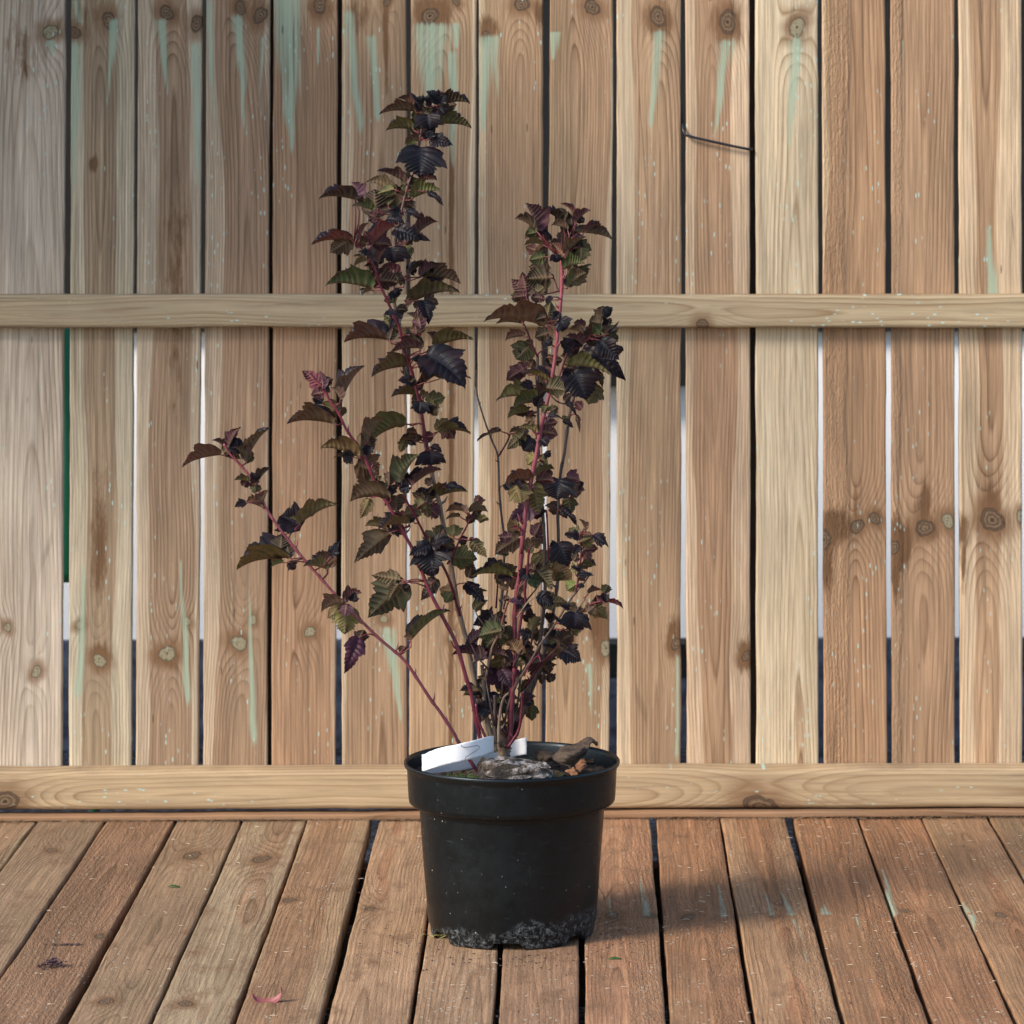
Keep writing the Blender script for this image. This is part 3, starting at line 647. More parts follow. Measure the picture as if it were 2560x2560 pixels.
sm_ = MB(); Ms = NT('label_slot'); Ms.b.inputs['Base Color'].default_value = (.16, .17, .19, 1)
sm_.tube([hp(513, 330, -.0965), hp(518, 346, -.0965), hp(540, 353, -.0960), hp(580, 347, -.0935), hp(632, 338, -.0885), hp(650, 345, -.0872), hp(648, 362, -.0872), hp(600, 392, -.0915), hp(548, 425, -.0962), hp(541, 440, -.0968), hp(542, 456, -.0968)], .0005, 6)
so_ = sm_.build('slot', Ms.m, tagl)

# ================================================================== SHRUB
shrub = empty('shrub', (0, 0, .188)); bpy.context.view_layer.update()
tag(shrub, 'upright dark purple leaved ninebark shrub with red stems growing in the black pot', 'shrub')
def stem_mat():
    M = NT('stem_bark'); c = M.attr('sc'); n = M.noise(M.vmul(M.coord(), (300, 300, 60)), 1, 4, .6)
    vm = M.n('ShaderNodeVectorMath', operation='SCALE'); M.L(c, vm.inputs[0]); M.L(M.mapr(n, .25, .75, .6, 1.4, False), vm.inputs[3])
    M.L(vm.outputs[0], M.b.inputs['Base Color']); M.b.inputs['Roughness'].default_value = .42; M.bump(n, .0008); return M.m
def leaf_mat():
    M = NT('leaf_surface'); lc = M.attr('lc'); lv = M.sep(M.attr('lv')); ge = M.n('ShaderNodeNewGeometry'); co = M.coord()
    n = M.noise(co, 160, 4, .6); n2 = M.noise(co, 45, 3, .6)
    vm = M.n('ShaderNodeVectorMath', operation='SCALE'); M.L(lc, vm.inputs[0]); M.L(M.mapr(n2, .25, .75, .6, 1.45, False), vm.inputs[3])
    und = M.mix(M.mapr(n, .45, .7, 0, .5), vm.outputs[0], (.075, .026, .034))
    und = M.mix(M.math('MULTIPLY', lv[0], .55), und, (.27, .185, .11))
    und = M.mix(M.mapr(lv[1], .8, 1.0, 0, .45), und, (.05, .018, .022))
    top = M.mix(M.mapr(n2, .4, .65, 0, .8), (.0055, .0065, .0100), (.017, .008, .012)); top = M.mix(M.math('MULTIPLY', lv[0], .40), top, (.035, .04, .055))
    top = M.mix(M.math('MULTIPLY', lv[2], .9), top, vm.outputs[0])
    c = M.mix(ge.outputs['Backfacing'], top, und); M.L(c, M.b.inputs['Base Color'])
    M.L(M.mapr(ge.outputs['Backfacing'], 0, 1, .46, .62), M.b.inputs['Roughness']); M.b.inputs['Specular IOR Level'].default_value = .22
    tr = M.n('ShaderNodeBsdfTranslucent'); M.L(M.mix(.5, vm.outputs[0], (.20, .06, .04)), tr.inputs[0])
    mx = M.n('ShaderNodeMixShader'); mx.inputs[0].default_value = .16; M.L(M.b.outputs[0], mx.inputs[1]); M.L(tr.outputs[0], mx.inputs[2]); M.L(mx.outputs[0], M.out.inputs[0])
    M.bump(M.math('ADD', M.math('MULTIPLY', n, .5), M.math('MULTIPLY', lv[0], -.8)), .0010)
    return M.m
MS, ML = stem_mat(), leaf_mat()
RED = (.105, .012, .026); PINK = (.30, .075, .095); DRED = (.075, .012, .028); BROWN = (.085, .055, .042); TAN = (.26, .19, .13); DK = (.045, .028, .030)
# name: (pixel path from the base up, radius px base/top, colours base/top, world Y base/top)
ST = {
 's1': ([(1198, 1932), (1172, 1898), (1148, 1858), (1131, 1827), (1098, 1777), (1077.6, 1750), (1045, 1700), (1011, 1651), (975, 1619), (942, 1591), (908, 1557), (848, 1497), (795, 1438), (749, 1385), (702, 1325), (666, 1272), (640, 1212), (603, 1165), (575, 1134), (560, 1110)], 4.2, 3.0, DRED, PINK, -.06, -.11),
 's2': ([(1205, 1880), (1199, 1839), (1191, 1803), (1176, 1725), (1167, 1700), (1141, 1611), (1110, 1548.6), (1070, 1469), (1042, 1395), (1010.7, 1335), (976.5, 1272), (944, 1216), (922, 1167), (903.5, 1127), (881, 1096), (865, 1073), (848, 1036), (825, 1002), (808, 970.4), (785, 945), (775, 930)], 5.6, 2.6, RED, (.24, .04, .07), -.03, -.10),
 's3': ([(1228, 1875), (1210, 1800), (1196, 1740), (1184, 1691), (1167, 1605.5), (1144.5, 1517), (1124.5, 1392), (1107.5, 1309), (1093, 1235), (1079, 1184), (1053, 1056), (1036, 985), (1010, 922), (1000, 822), (985, 751), (985, 680), (987.5, 610), (998, 560), (1007, 513), (1022, 456), (1036, 422), (1048, 360), (1053, 328), (1062, 290), (1070, 265)], 7.0, 2.6, TAN, DRED, 0, .02),
 's4': ([(1078, 1180), (1070, 1130), (1061.5, 1084), (1053, 1027), (1041.6, 976), (1027.4, 922), (1010, 871), (999, 820), (984.7, 788), (967.6, 751), (947.7, 706), (942, 684), (925, 650), (908, 624), (885, 604)], 4.6, 2.6, RED, RED, .0, -.07),
 's5': ([(1150, 1540), (1141.6, 1511.5), (1133, 1477), (1113, 1426), (1079, 1366), (1059, 1332), (1039, 1292), (1019, 1258), (1008, 1227)], 4.0, 2.6, RED, RED, -.015, -.08),
 's6': ([(1118, 1410), (1131, 1390), (1139, 1372), (1152, 1344), (1170, 1309), (1181.5, 1289.5)], 2.8, 1.8, RED, DRED, -.02, -.05),
 's7': ([(1243, 1850), (1232, 1790), (1220, 1700), (1230, 1617), (1238, 1596), (1248, 1570), (1252, 1518), (1257, 1466), (1260, 1401.8), (1262.6, 1360.7), (1253.5, 1288), (1248, 1223.5), (1244.5, 1140.7), (1230, 1102), (1212, 1052.7), (1192.7, 985), (1191.4, 923)], 5.0, 1.8, BROWN, DK, .02, .06),
 's8': ([(1268, 1870), (1277, 1816), (1282, 1712), (1290, 1648), (1287, 1583), (1287, 1531), (1292, 1479), (1300, 1427.6), (1305, 1363), (1310.5, 1314), (1318, 1249), (1328.6, 1197.6), (1339, 1146), (1346.7, 1102), (1354.5, 1060), (1362, 1029), (1375, 972.5), (1387, 900), (1394.6, 825), (1401, 760.6), (1405, 709), (1405, 675), (1404, 650)], 6.6, 4.2, RED, PINK, -.02, -.05),
 's9': ([(1288, 1670), (1290, 1640), (1297.5, 1583), (1305, 1536), (1314, 1515.6), (1311.7, 1471.6), (1318, 1435), (1321, 1389), (1324, 1370)], 4.2, 2.6, DRED, RED, -.025, -.05),
 's10': ([(1262, 1860), (1288, 1800), (1318, 1730), (1341.5, 1647.6), (1354, 1570), (1362, 1492), (1362, 1427.6), (1361, 1350), (1357, 1288), (1352, 1223.5), (1347, 1146), (1345, 1030), (1344, 950), (1344, 890)], 5.6, 3.4, BROWN, DK, .03, .05),
 's11': ([(1270, 1862), (1305, 1790), (1335, 1710), (1359.6, 1642), (1370, 1590), (1383, 1531), (1390.7, 1479), (1396, 1427.6), (1396, 1340), (1394.6, 1280), (1401, 1184.7), (1411, 1133), (1419, 1068), (1427, 1024), (1437, 985), (1446, 940), (1455, 880)], 5.2, 3.4, BROWN, DK, .04, .07),
 's12': ([(1262, 1800), (1278, 1740), (1290, 1712), (1310.5, 1679), (1331, 1645), (1352, 1609), (1375, 1578), (1398, 1544), (1422, 1505), (1442, 1479), (1460.6, 1456), (1478, 1431)], 3.6, 2.0, BROWN, DK, -.02, -.06),
 's13': ([(1438, 1482), (1445, 1453.5), (1450, 1417), (1453, 1376), (1450, 1340), (1462, 1325)], 2.8, 2.0, RED, RED, -.05, -.07),
 's14': ([(1215, 1690), (1230, 1620), (1248, 1583), (1258.7, 1541.5), (1269, 1510.5)], 3.4, 2.0, TAN, RED, -.02, -.04),
 's15': ([(1270, 1868), (1295, 1829), (1302.7, 1790), (1305, 1751), (1306, 1730)], 4.0, 2.6, RED, RED, -.03, -.04),
 's16': ([(1436, 1545), (1455, 1528.6), (1473.5, 1513), (1490, 1506), (1507, 1502.7)], 2.8, 2.2, RED, RED, -.05, -.07),
 's17': ([(1372, 1400), (1370, 1353), (1367, 1288), (1365, 1275)], 2.6, 2.0, RED, RED, .0, -.02),
 's18': ([(1310, 1690), (1325, 1660), (1345, 1640), (1352, 1655)], 2.0, 1.6, RED, RED, -.03, -.05),
 's19': ([(1240, 1880), (1228, 1835), (1219, 1803), (1212, 1750), (1207, 1686), (1205, 1662)], 6.0, 4.4, TAN, BROWN, -.02, -.02),
 's20': ([(1240, 1860), (1236, 1816), (1237, 1760), (1236, 1738)], 4.2, 3.6, BROWN, DK, -.03, -.03),
 's21': ([(1246, 1860), (1248, 1800), (1257, 1750), (1272, 1732)], 4.0, 2.8, TAN, BROWN, -.03, -.035),
 's22': ([(1254, 1850), (1290, 1770), (1300, 1710), (1303, 1660)], 3.6, 2.4, BROWN, BROWN, .0, .01),
 's23': ([(1320, 1640), (1328, 1610), (1335, 1560)], 3.2, 2.6, BROWN, BROWN, .01, .0),
 's24': ([(1224, 1880), (1216, 1850), (1196, 1800), (1190, 1760)], 4.0, 3.0, DRED, RED, -.035, -.045),
 's25': ([(1452, 1545), (1440, 1530), (1462, 1500), (1458, 1493)], 1.6, 1.0, DK, DK, -.06, -.06),
 's26': ([(1436, 1000), (1420, 1010), (1395, 1005), (1378, 990)], 2.0, 1.6, RED, DRED, .04, .0),
 's27': ([(1244, 1145), (1256, 1125), (1270, 1100), (1275, 1085)], 2.6, 1.8, DRED, DRED, .05, .03),
 's28': ([(1404, 700), (1398, 728), (1386, 700), (1384, 690)], 2.2, 1.6, DRED, DRED, -.04, -.03),
 's29': ([(1345, 895), (1334, 870), (1318, 828), (1308, 806)], 2.8, 1.8, DRED, RED, .05, .03),
 's30': ([(1380, 985), (1392, 960), (1420, 880), (1440, 872), (1470, 848), (1480, 830)], 3.0, 1.8, RED, RED, .0, .0)}
PPM = 2069.0
stems = {}; stem_objs = {}; sample_pts = []
def smooth_path(P, k=5):
    out = []
    for i in range(len(P) - 1):
        p0, p1, p2, p3 = P[max(i - 1, 0)], P[i], P[i + 1], P[min(i + 2, len(P) - 1)]
        for q in range(k):
            f_ = q / k; out.append(.5 * ((2 * p1) + (p2 - p0) * f_ + (2 * p0 - 5 * p1 + 4 * p2 - p3) * f_ * f_ + (3 * p1 - p0 - 3 * p2 + p3) * f_ ** 3))
    out.append(P[-1]); return out
for name, (px, r0, r1, c0, c1, y0, y1) in ST.items():
    m = len(px); P3 = [onY(x, y, lerp(y0, y1, (i / (m - 1)) ** 1.2)) for i, (x, y) in enumerate(px)]
    sp = smooth_path(P3); mb = MB(); m2 = len(sp); rr = random.Random(hash(name) % 999 if False else sum(map(ord, name)))
    rad = []; cc = []; node = 0
    for i, p in enumerate(sp):
        t = i / (m2 - 1); r = lerp(r0, r1, t) / PPM
        if i % 7 == 3: r *= 1.22
        rad.append(r * rr.uniform(.95, 1.05)); tt = t ** .9
        cc.append(tuple(lerp(c0[k], c1[k], tt) for k in range(3)))
    mb.tube(sp, rad, 9, sc=cc)
    # buds / small thorns at the nodes
    for i in range(3, m2 - 2, 7):
        d = Vector((rr.uniform(-1, 1), rr.uniform(-.8, .3), rr.uniform(.4, 1.1))).normalized(); q = sp[i]
        L_ = rad[i] * rr.uniform(1.8, 3.6); mb.tube([q, q + d * (rad[i] + L_ * .5), q + d * (rad[i] + L_) + Vector((0, 0, L_ * .4))], [rad[i] * .5, rad[i] * .45, rad[i] * .08], 5, sc=cc[i])
    stems[name] = mb
    for i, p in enumerate(sp): sample_pts.append((name, p, cc[i]))
# gnarled root crown
mb = MB(); rr = random.Random(8)
for k in range(60):
    x, y = rr.gauss(1258, 13), rr.uniform(1815, 1880); p = onY(x, y, rr.gauss(0, .008)); crumb(mb, p, rr.uniform(.002, .005), rr, 1.2)
vs_ = []; mb.tube([onY(1259, 1905, 0), onY(1259, 1884, 0), onY(1258, 1866, 0), onY(1256, 1845, 0), onY(1254, 1825, 0)], [.0095, .0075, .0078, .010, .006], 10)
for _k in list(mb.a): mb.a.pop(_k)
mb.a['sc'] = [(.16, .11, .075)] * len(mb.v)
crown = mb.build('root_crown', MS, shrub, True)

CR = {'A': (700, 200, 3.5127), 'B': (700, 700, 3.5127), 'C': (1150, 450, 3.864), 'D': (1150, 900, 3.864), 'E': (430, 1000, 3.5127), 'F': (800, 1150, 3.5127), 'G': (1150, 1350, 3.864)}
LEAVES = """
A 1390 200 1290 90 n d .6;A 1400 205 1400 85 f p .8;A 1400 210 1460 110 n d .6;A 1400 225 1675 190 u d .35;A 1190 280 860 290 u b .33;A 1190 240 1030 150 u b .45
A 1250 215 1190 150 n d .8;A 1330 210 1265 150 n d .9;A 1300 300 1310 440 n d 1.3;A 1400 250 1450 310 n d .9;A 1170 440 920 435 u o .42;A 1180 430 1190 320 u o .5
A 1395 390 1695 415 u o .35;A 1400 330 1510 240 u o .5;A 1320 520 1520 570 n d .5;A 1310 510 1330 440 n d .9;A 1230 540 1090 560 u b .5;A 1240 590 1225 850 n d 1.0
A 1100 660 1030 680 n d .7;A 1250 850 1460 700 u b .3;A 1310 700 1350 600 f o .7;A 1120 920 850 785 u p .32;A 1230 890 1385 875 u p .4;A 1010 1000 750 880 u o .3
A 1000 960 850 1000 f o .5;A 1170 1040 1420 965 u o .42;A 1300 990 1445 1100 n d .28;A 665 1055 335 1025 u d .36;A 660 1040 630 890 u v .7;A 840 1190 830 950 f d .85
A 820 1150 630 1100 u o .35;A 950 1100 1050 1010 f g .7;A 1060 1160 940 1150 n d .6;A 1110 1150 1245 1210 n d .4;A 940 1220 1095 1250 n d .55;A 870 1220 770 1180 f p .8
A 630 1410 265 1435 u r .30;A 700 1400 775 1245 u r .3;A 820 1440 1020 1270 u r .5;A 810 1440 740 1320 f r .6;A 1000 1310 1240 1400 n d .45;A 1190 1370 1390 1230 u p .45
A 1190 1370 1325 1415 n d .35;A 1110 1430 1040 1320 f p .6;A 1100 1440 1170 1450 u b .5;A 640 1400 530 1470 u b .2;A 780 1590 640 1540 u o .3;A 760 1590 640 1640 u o .4
A 780 1520 690 1500 n d .6;A 980 1470 1000 1610 n d 1.3;A 860 1640 960 1430 u p .45;A 1040 1720 870 1650 u p .5;A 1140 1700 1310 1595 u d .32;A 1240 1730 1600 1780 u b .33
A 1240 1730 1400 1620 u p .4;A 810 1840 390 1780 u g .36;A 810 1800 820 1630 f g .55;A 1010 1810 830 1800 u b .4;A 800 1850 715 1890 u o .5;A 1090 1800 1020 1790 u o .5
B 1150 200 1590 85 u o .30;B 1130 220 1120 130 f b .6;B 990 90 1040 150 n d 1.2;B 1010 130 960 200 f o .7;B 1260 180 1310 390 n d .5;B 1240 420 1110 280 u b .32
B 1240 420 1200 230 f p .4;B 1060 290 960 420 n d .6;B 1020 280 900 310 n d .45;B 950 530 550 530 u b .38;B 960 520 1000 400 f d .5;B 1240 600 1030 500 u b .4
B 1230 600 950 640 u p .32;B 1370 590 1710 510 u o .33;B 1360 590 1290 450 u p .5;B 1230 500 1140 450 u r .35;B 1290 650 1640 940 n d .62;B 1260 720 1140 690 n d .5
B 1260 720 1330 860 n d .8;B 1130 760 790 840 u o .36;B 1170 900 1030 880 n d .6;B 1180 1010 970 1020 u o .4;B 1240 940 1400 820 u d .35;B 1400 870 1690 855 u o .2
B 1290 1080 1460 1025 f o .6;B 1310 1090 1380 1200 f o .6;B 1230 1070 1220 1180 n d 1.0;B 1290 1090 1340 1180 n d .7;B 550 1050 740 735 u b .33;B 530 1050 450 940 u b .45
B 370 940 200 790 f r .5;B 370 950 350 790 u p .3;B 390 960 440 850 u p .35;B 380 990 270 1010 f p .7;B 470 1265 50 1245 u b .38;B 1100 1270 790 1410 u o .5
B 780 1400 930 1190 u b .4;B 780 1400 735 1270 f b .5;B 1100 1260 970 1190 f o .6;B 690 1560 350 1460 u o .42;B 700 1540 710 1330 u o .3;B 650 1560 460 1555 u o .22
B 1210 1420 1040 1400 u o .4;B 1100 1400 1050 1520 f o .5;B 1390 1330 1685 1340 u o .38;B 1390 1330 1480 1210 f o .6;B 1325 1510 1330 1630 n d 1.6;B 1330 1460 1425 1510 n d .5
B 1070 1780 1220 1520 u g .42;B 1160 1810 1420 1650 u p .32;B 1160 1800 1110 1740 u p .4;B 960 1800 960 1680 u b .4;B 870 1760 850 1720 f g 1.0;B 1320 1800 1270 1740 f b .8
F 620 340 250 350 u b .42;F 430 340 350 520 f o .45;F 560 300 500 170 f g .6;F 940 370 1300 260 u o .28;F 1110 230 1290 260 n d .35;F 920 370 820 440 f o .7;F 930 390 960 510 f o .6
F 920 360 800 280 f b .45;F 780 560 500 600 u o .38;F 790 560 620 470 u p .35;F 820 540 790 490 n d .7;F 610 650 290 910 f b .42;F 590 620 390 570 u o .4;F 600 620 640 610 n d .8
F 975 760 985 995 n d 1.0;F 975 750 775 840 n d .5;F 985 750 1155 680 n d .55;F 980 700 930 610 f o .8;F 1040 680 1060 560 f o .7;F 1170 660 1180 560 f g 1.0;F 1230 500 1100 520 u o .3
F 1260 450 1100 450 u b .4;F 1310 460 1480 450 u b .5;F 1290 450 1230 400 f b .6;F 1330 710 1470 860 f o .4;F 1160 870 1390 980 f o .42;F 1160 850 1390 870 f g .6;F 1100 800 1180 760 f g .8
F 730 1070 415 1390 f g .5;F 700 1050 450 1010 f b .4;F 690 1090 590 1250 f b .35;F 1020 1040 880 1240 f d .4;F 1160 1160 1040 1130 f o .6;F 1160 1170 1100 1260 f o .7
F 1280 1080 1460 1260 n d .38;F 800 1590 1140 1300 u g .26;F 800 1590 730 1550 u b .5;F 230 1250 370 1160 u p .5;F 230 1250 215 1180 f p .6;F 200 1260 0 1330 u b .5
F 220 1290 220 1540 f o .7;F 210 1290 60 1390 f o .6;F 340 1560 210 1880 n v .38;F 1680 1020 1310 1010 u o .26;F 1640 1000 1650 900 f g 1.1;F 1600 1050 1540 1080 f o .8
F 1520 1360 1340 1450 n d .5;F 1440 1730 1150 1700 u v .34;F 1470 1730 1660 1720 u v .42;F 1560 950 1600 870 f g .7
G 400 880 170 930 f g .7;G 420 880 240 1050 f g .5;G 410 870 510 960 f g .9;G 330 1230 470 1500 n v .75;G 310 1250 240 1320 n v .8;G 360 1220 340 1190 f v 1.0;G 400 1250 500 1440 n v .5
E 430 485 75 580 u b .36;E 480 430 350 345 u p .3;E 500 420 605 225 u p .25;E 660 530 860 225 u b .28;E 655 530 540 400 u b .4;E 740 740 880 580 u d .35
E 730 720 700 630 n d .7;E 680 720 540 700 u o .4;E 790 945 640 900 u b .5;E 650 900 545 935 n d .6;E 800 930 850 780 u b .35;E 1125 1090 1470 900 u o .3
E 1120 1080 1020 1030 u o .3;E 1040 1390 550 1470 u o .36;E 1030 1380 1000 1240 f d .6;E 980 1430 860 1470 u o .35;E 1360 1490 1150 1450 u o .4;E 1370 1480 1260 1340 u b .5
E 1400 1370 1470 1230 n d .5
C 735 490 530 360 u d .42;C 740 490 640 210 u p .42;C 750 480 750 290 f p .4;C 790 480 830 370 f p .45;C 980 400 785 290 u d .35;C 1000 440 1050 300 f d 1.0
C 1110 330 970 220 u p .32;C 1130 400 1265 285 u p .45;C 1040 480 880 430 u b .4;C 1140 510 1500 575 u b .28;C 1220 490 1370 420 u p .4;C 870 590 620 550 u v .32
C 1015 750 880 600 f r .6;C 1010 750 1040 440 f b .55;C 1030 720 1220 535 u o .4;C 1110 640 1280 680 f o .7;C 1170 650 1170 790 f o .8;C 790 620 615 625 u o .4
C 860 600 720 700 f b .4;C 820 740 660 780 f g .6;C 920 720 930 800 n d 1.2;C 1010 860 1210 800 u g .4;C 1050 1030 1270 800 u g .3;C 1180 850 1230 920 f o .8
C 1050 1030 1060 880 f o .5;C 860 890 660 830 f d .6;C 870 940 620 960 f d .8;C 660 1130 490 950 f p .5;C 640 1120 490 1140 f p .5;C 640 1060 600 880 f p .5
C 730 1100 680 1040 f b .8;C 740 1090 820 1030 f b .8;C 890 1130 830 1200 n d .6;C 805 1410 215 1335 u b .30;C 830 1390 640 1180 f g .4;C 830 1380 880 1160 f g .6
C 850 1370 920 1360 f r .8;C 600 1390 340 1380 u b .3;C 620 1510 430 1550 u b .4;C 670 1600 540 1740 f g .9;C 700 1590 620 1560 f g .8;C 960 1350 1040 1440 n d 1.1
C 850 1480 720 1520 f d .8;C 830 1560 880 1600 n d 1.0;C 800 1640 840 1680 n d 1.0;C 1380 1330 1380 1210 f b 1.0;C 1370 1390 1240 1360 f o .9;C 1430 1390 1460 1330 f b .7;C 1180 1480 1060 1440 u b .5
C 1200 1420 1090 1380 u p .4;C 1230 1530 1480 1400 u b .42;C 1400 1500 1540 1430 f g .7;C 1460 1540 1530 1500 f g 1.0;C 1440 1480 1540 1360 n d .2;C 1350 1550 1540 1740 n d .6
C 1500 1600 1570 1660 n d .35;C 1290 1540 1360 1560 n d .6;C 1180 1640 1615 1932 n d .38;C 1050 1800 1480 1870 u l .28;C 1050 1780 960 1690 u o .4;C 1180 1590 1020 1500 u p .35
C 1090 1640 960 1560 n d .7;C 850 1700 900 1780 f b .7;C 820 1800 870 1870 f p .7
D 860 200 600 120 u o .3;D 620 90 440 200 f p .6;D 620 110 560 10 f p .7;D 1090 100 1220 385 n d .85;D 1080 110 980 160 n d .7;D 1300 240 1240 435 f o .8
D 1340 130 1380 270 f b .35;D 740 370 340 370 u l .34;D 700 240 570 240 n d .6;D 740 410 500 465 u g .42;D 650 510 450 560 u o .4;D 650 510 690 450 u b .4
D 750 380 780 200 f d .5;D 760 350 860 280 u b .5;D 880 500 950 450 f g .8;D 1020 400 1135 545 n d .25;D 1130 530 1160 710 f b .18;D 1000 580 1100 655 n d .4
D 850 540 1000 570 n d .3;D 770 690 950 720 f v .7;D 800 620 950 600 f p .6;D 740 700 560 650 u o .35;D 620 710 445 870 f o .4;D 610 700 470 700 u b .4
D 400 690 155 780 u b .16;D 700 760 610 880 n d 1.0;D 740 930 650 1015 f l .9;D 780 770 850 830 n d 1.0;D 820 900 880 930 n d 1.0;D 740 1130 915 1040 u g .45
D 690 1170 420 1200 u b .42;D 540 1210 600 1390 f o .9;D 430 1200 570 1330 n d .35;D 700 1200 770 1500 f o .5;D 960 1150 930 1350 n d 1.2;D 980 1200 1090 1230 n d .8
D 1030 1130 1160 1160 f p .8;D 1090 1200 1130 1340 f b .9;D 1050 1330 1070 1500 f g .6;D 980 1400 900 1500 f d 1.0;D 980 1440 1140 1590 n d .32;D 750 1400 445 1585 n v .42
D 590 1670 470 1620 u r .3;D 720 1700 790 1560 f p .7;D 570 1720 330 1880 f b .55;D 650 1850 780 1760 u b .5;D 1130 1700 1050 1620 f o .8;D 1150 1720 1010 1680 n d .5
D 1160 1760 1300 1700 f g .9;D 1210 1650 1150 1530 u b .3;D 1290 1690 1440 1805 n d .38;D 1190 1830 1340 1820 f p .6;D 1200 1840 1270 1930 f p .7;D 780 1280 810 1200 f g .9
G 950 30 1050 260 n d .75;G 940 40 860 60 n d .7;G 750 120 880 320 f l .7;G 900 250 1085 400 f t .6;G 640 110 740 30 u b .5;G 720 290 620 250 f b .8;G 730 290 900 480 f g .5
G 1160 300 1070 250 n d .5;G 1170 290 1320 240 u g .5;G 1140 330 1300 340 n d .35;G 1110 320 1080 200 f o .4;G 1120 430 1030 490 f l .9;G 1140 440 1210 450 n d .6
G 780 600 1050 600 f o .42;G 1060 620 1140 680 f o .5;G 790 590 750 530 f o .7;G 1110 700 1090 870 n d 1.3;G 1050 670 960 620 n d .5;G 1200 720 1240 770 n d .5;G 1240 520 1370 480 u b .4
G 1400 600 1380 500 u v .4;G 1420 600 1585 660 u r .28;G 1400 600 1450 560 f r .6;G 1300 660 1430 770 f o .6;G 1340 590 1310 520 f r .25;G 1060 860 1190 860 f g .8
G 880 950 1090 1175 f l .62;G 900 930 1010 920 f l .8;G 870 1010 850 860 f l .5;G 760 870 660 950 f d .9;G 650 1110 620 1010 f o 1.0;G 640 1030 690 1030 n d .6;G 740 1170 890 1220 u v .4
G 790 1200 870 1300 f d .9;G 760 1250 700 1370 f l .5;G 800 1300 790 1400 f d .6;G 660 1440 550 1430 f g .9;G 210 1470 170 1550 f r .9;G 190 1460 120 1480 n d .8
G 140 1420 0 1450 n d .5;G 220 1560 200 1770 n b .6;G 530 1600 470 1690 f l .8;G 690 1600 690 1750 f g .7;G 670 1560 720 1590 f g .8;G 440 1850 530 1880 f g .9;G 470 130 350 130 f g .5
G 480 1060 470 1180 n d .2;G 480 560 400 590 f b .7;G 490 580 600 620 n v .4;G 880 740 960 760 f b .4;G 870 800 900 860 f o .8;G 980 800 900 740 n d .35
"""
LCOL = {'d': (.030, .026, .020), 'p': (.085, .030, .045), 'b': (.115, .070, .046), 'o': (.115, .105, .042), 'g': (.062, .082, .030), 'r': (.15, .035, .045), 'v': (.066, .026, .046), 'l': (.17, .18, .065), 't': (.36, .22, .10)}
WT = [(0, .30), (.06, .62), (.14, .88), (.24, 1.02), (.33, .84), (.40, .62), (.50, .64), (.62, .56), (.76, .38), (.9, .17), (1.0, .0)]
def interp(T, t):
    for (a, va), (b_, vb) in zip(T, T[1:]):
        if t <= b_: return va + (vb - va) * (t - a) / (b_ - a)
    return T[-1][1]
def add_leaf(mb, B, T, Nref, dm, fold, col, rr, arch=.06, droop=.10, topcol=0.0, wave=.02):
    d = T - B; L_ = d.length; d.normalize(); N = (Nref - d * Nref.dot(d)).normalized(); R = d.cross(N)
    nv = 8; rpv = 3; n = nv * rpv; nc = 5; cols = [-1, -.8, -.55, -.28, 0, .28, .55, .8, 1]
    ph = rr.uniform(0, 6); tw = rr.uniform(-.6, .6); wave *= rr.uniform(.8, 2.2); asym = rr.uniform(.88, 1.12); dent = [rr.uniform(.75, 1.1) for _ in range(n + 1)]
    vs = []; lc = []; lv = []
    for i in range(n + 1):
        t = i / n; s0 = t * .97; w = interp(WT, t) * dm
        ser = (1.055 if i % 3 == 0 else (.93 if i % 3 == 1 else 1.02)) * (dent[i] * .25 + .75)
        kf = lerp(-.25, .55, min(1, t / .25)) * (1 - .5 * max(0, t - .6) / .4)
        for u in cols:
            a = abs(u); dd = w * a * (ser if a > .7 else 1.0) * (asym if u > 0 else 1 / asym)
            s = s0 + dd * kf / max(dm, .3) * dm * 1.1
            s = min(s, 1.0 + .01 * u)
            ang = fold + tw * t * (1 if u > 0 else -1) - .5 * a * fold * .6
            h = dd * math.sin(ang) + arch * 4 * s * (1 - s) - droop * (max(0, s - .55) / .45) ** 2 + droop
            h -= droop * (1 - s) if False else 0
            cor = (0 if i % 3 == 0 else 1) * .048 * math.sin(math.pi * min(a, .92)) + wave * math.sin(s * 9 + ph + u) * a
            h += cor
            if i == 0: h -= 0
            lat = dd * math.cos(ang) * (1 if u > 0 else -1)
            P_ = B + d * (s * L_) + R * (lat * L_) + N * ((h - droop) * L_)
            vs.append(P_)
            lc.append(col); lv.append((1.0 if u == 0 else (.75 * (1 - a * .5) if i % 3 == 0 else 0.0), a, topcol))
    m = len(cols); fs = []
    for i in range(n):
        for k in range(m - 1): fs.append((i * m + k, i * m + k + 1, (i + 1) * m + k + 1, (i + 1) * m + k))
    # want face normal = N : check
    v0, v1, v2 = vs[4 * m + 3], vs[4 * m + 4], vs[5 * m + 4]
    if (v1 - v0).cross(v2 - v0).dot(N) < 0: fs = [f[::-1] for f in fs]
    mb.add(vs, fs, lc=lc, lv=lv)
foliage = {k: MB() for k in stems}
rr = random.Random(21); NL = 0; LEAFPOS = []
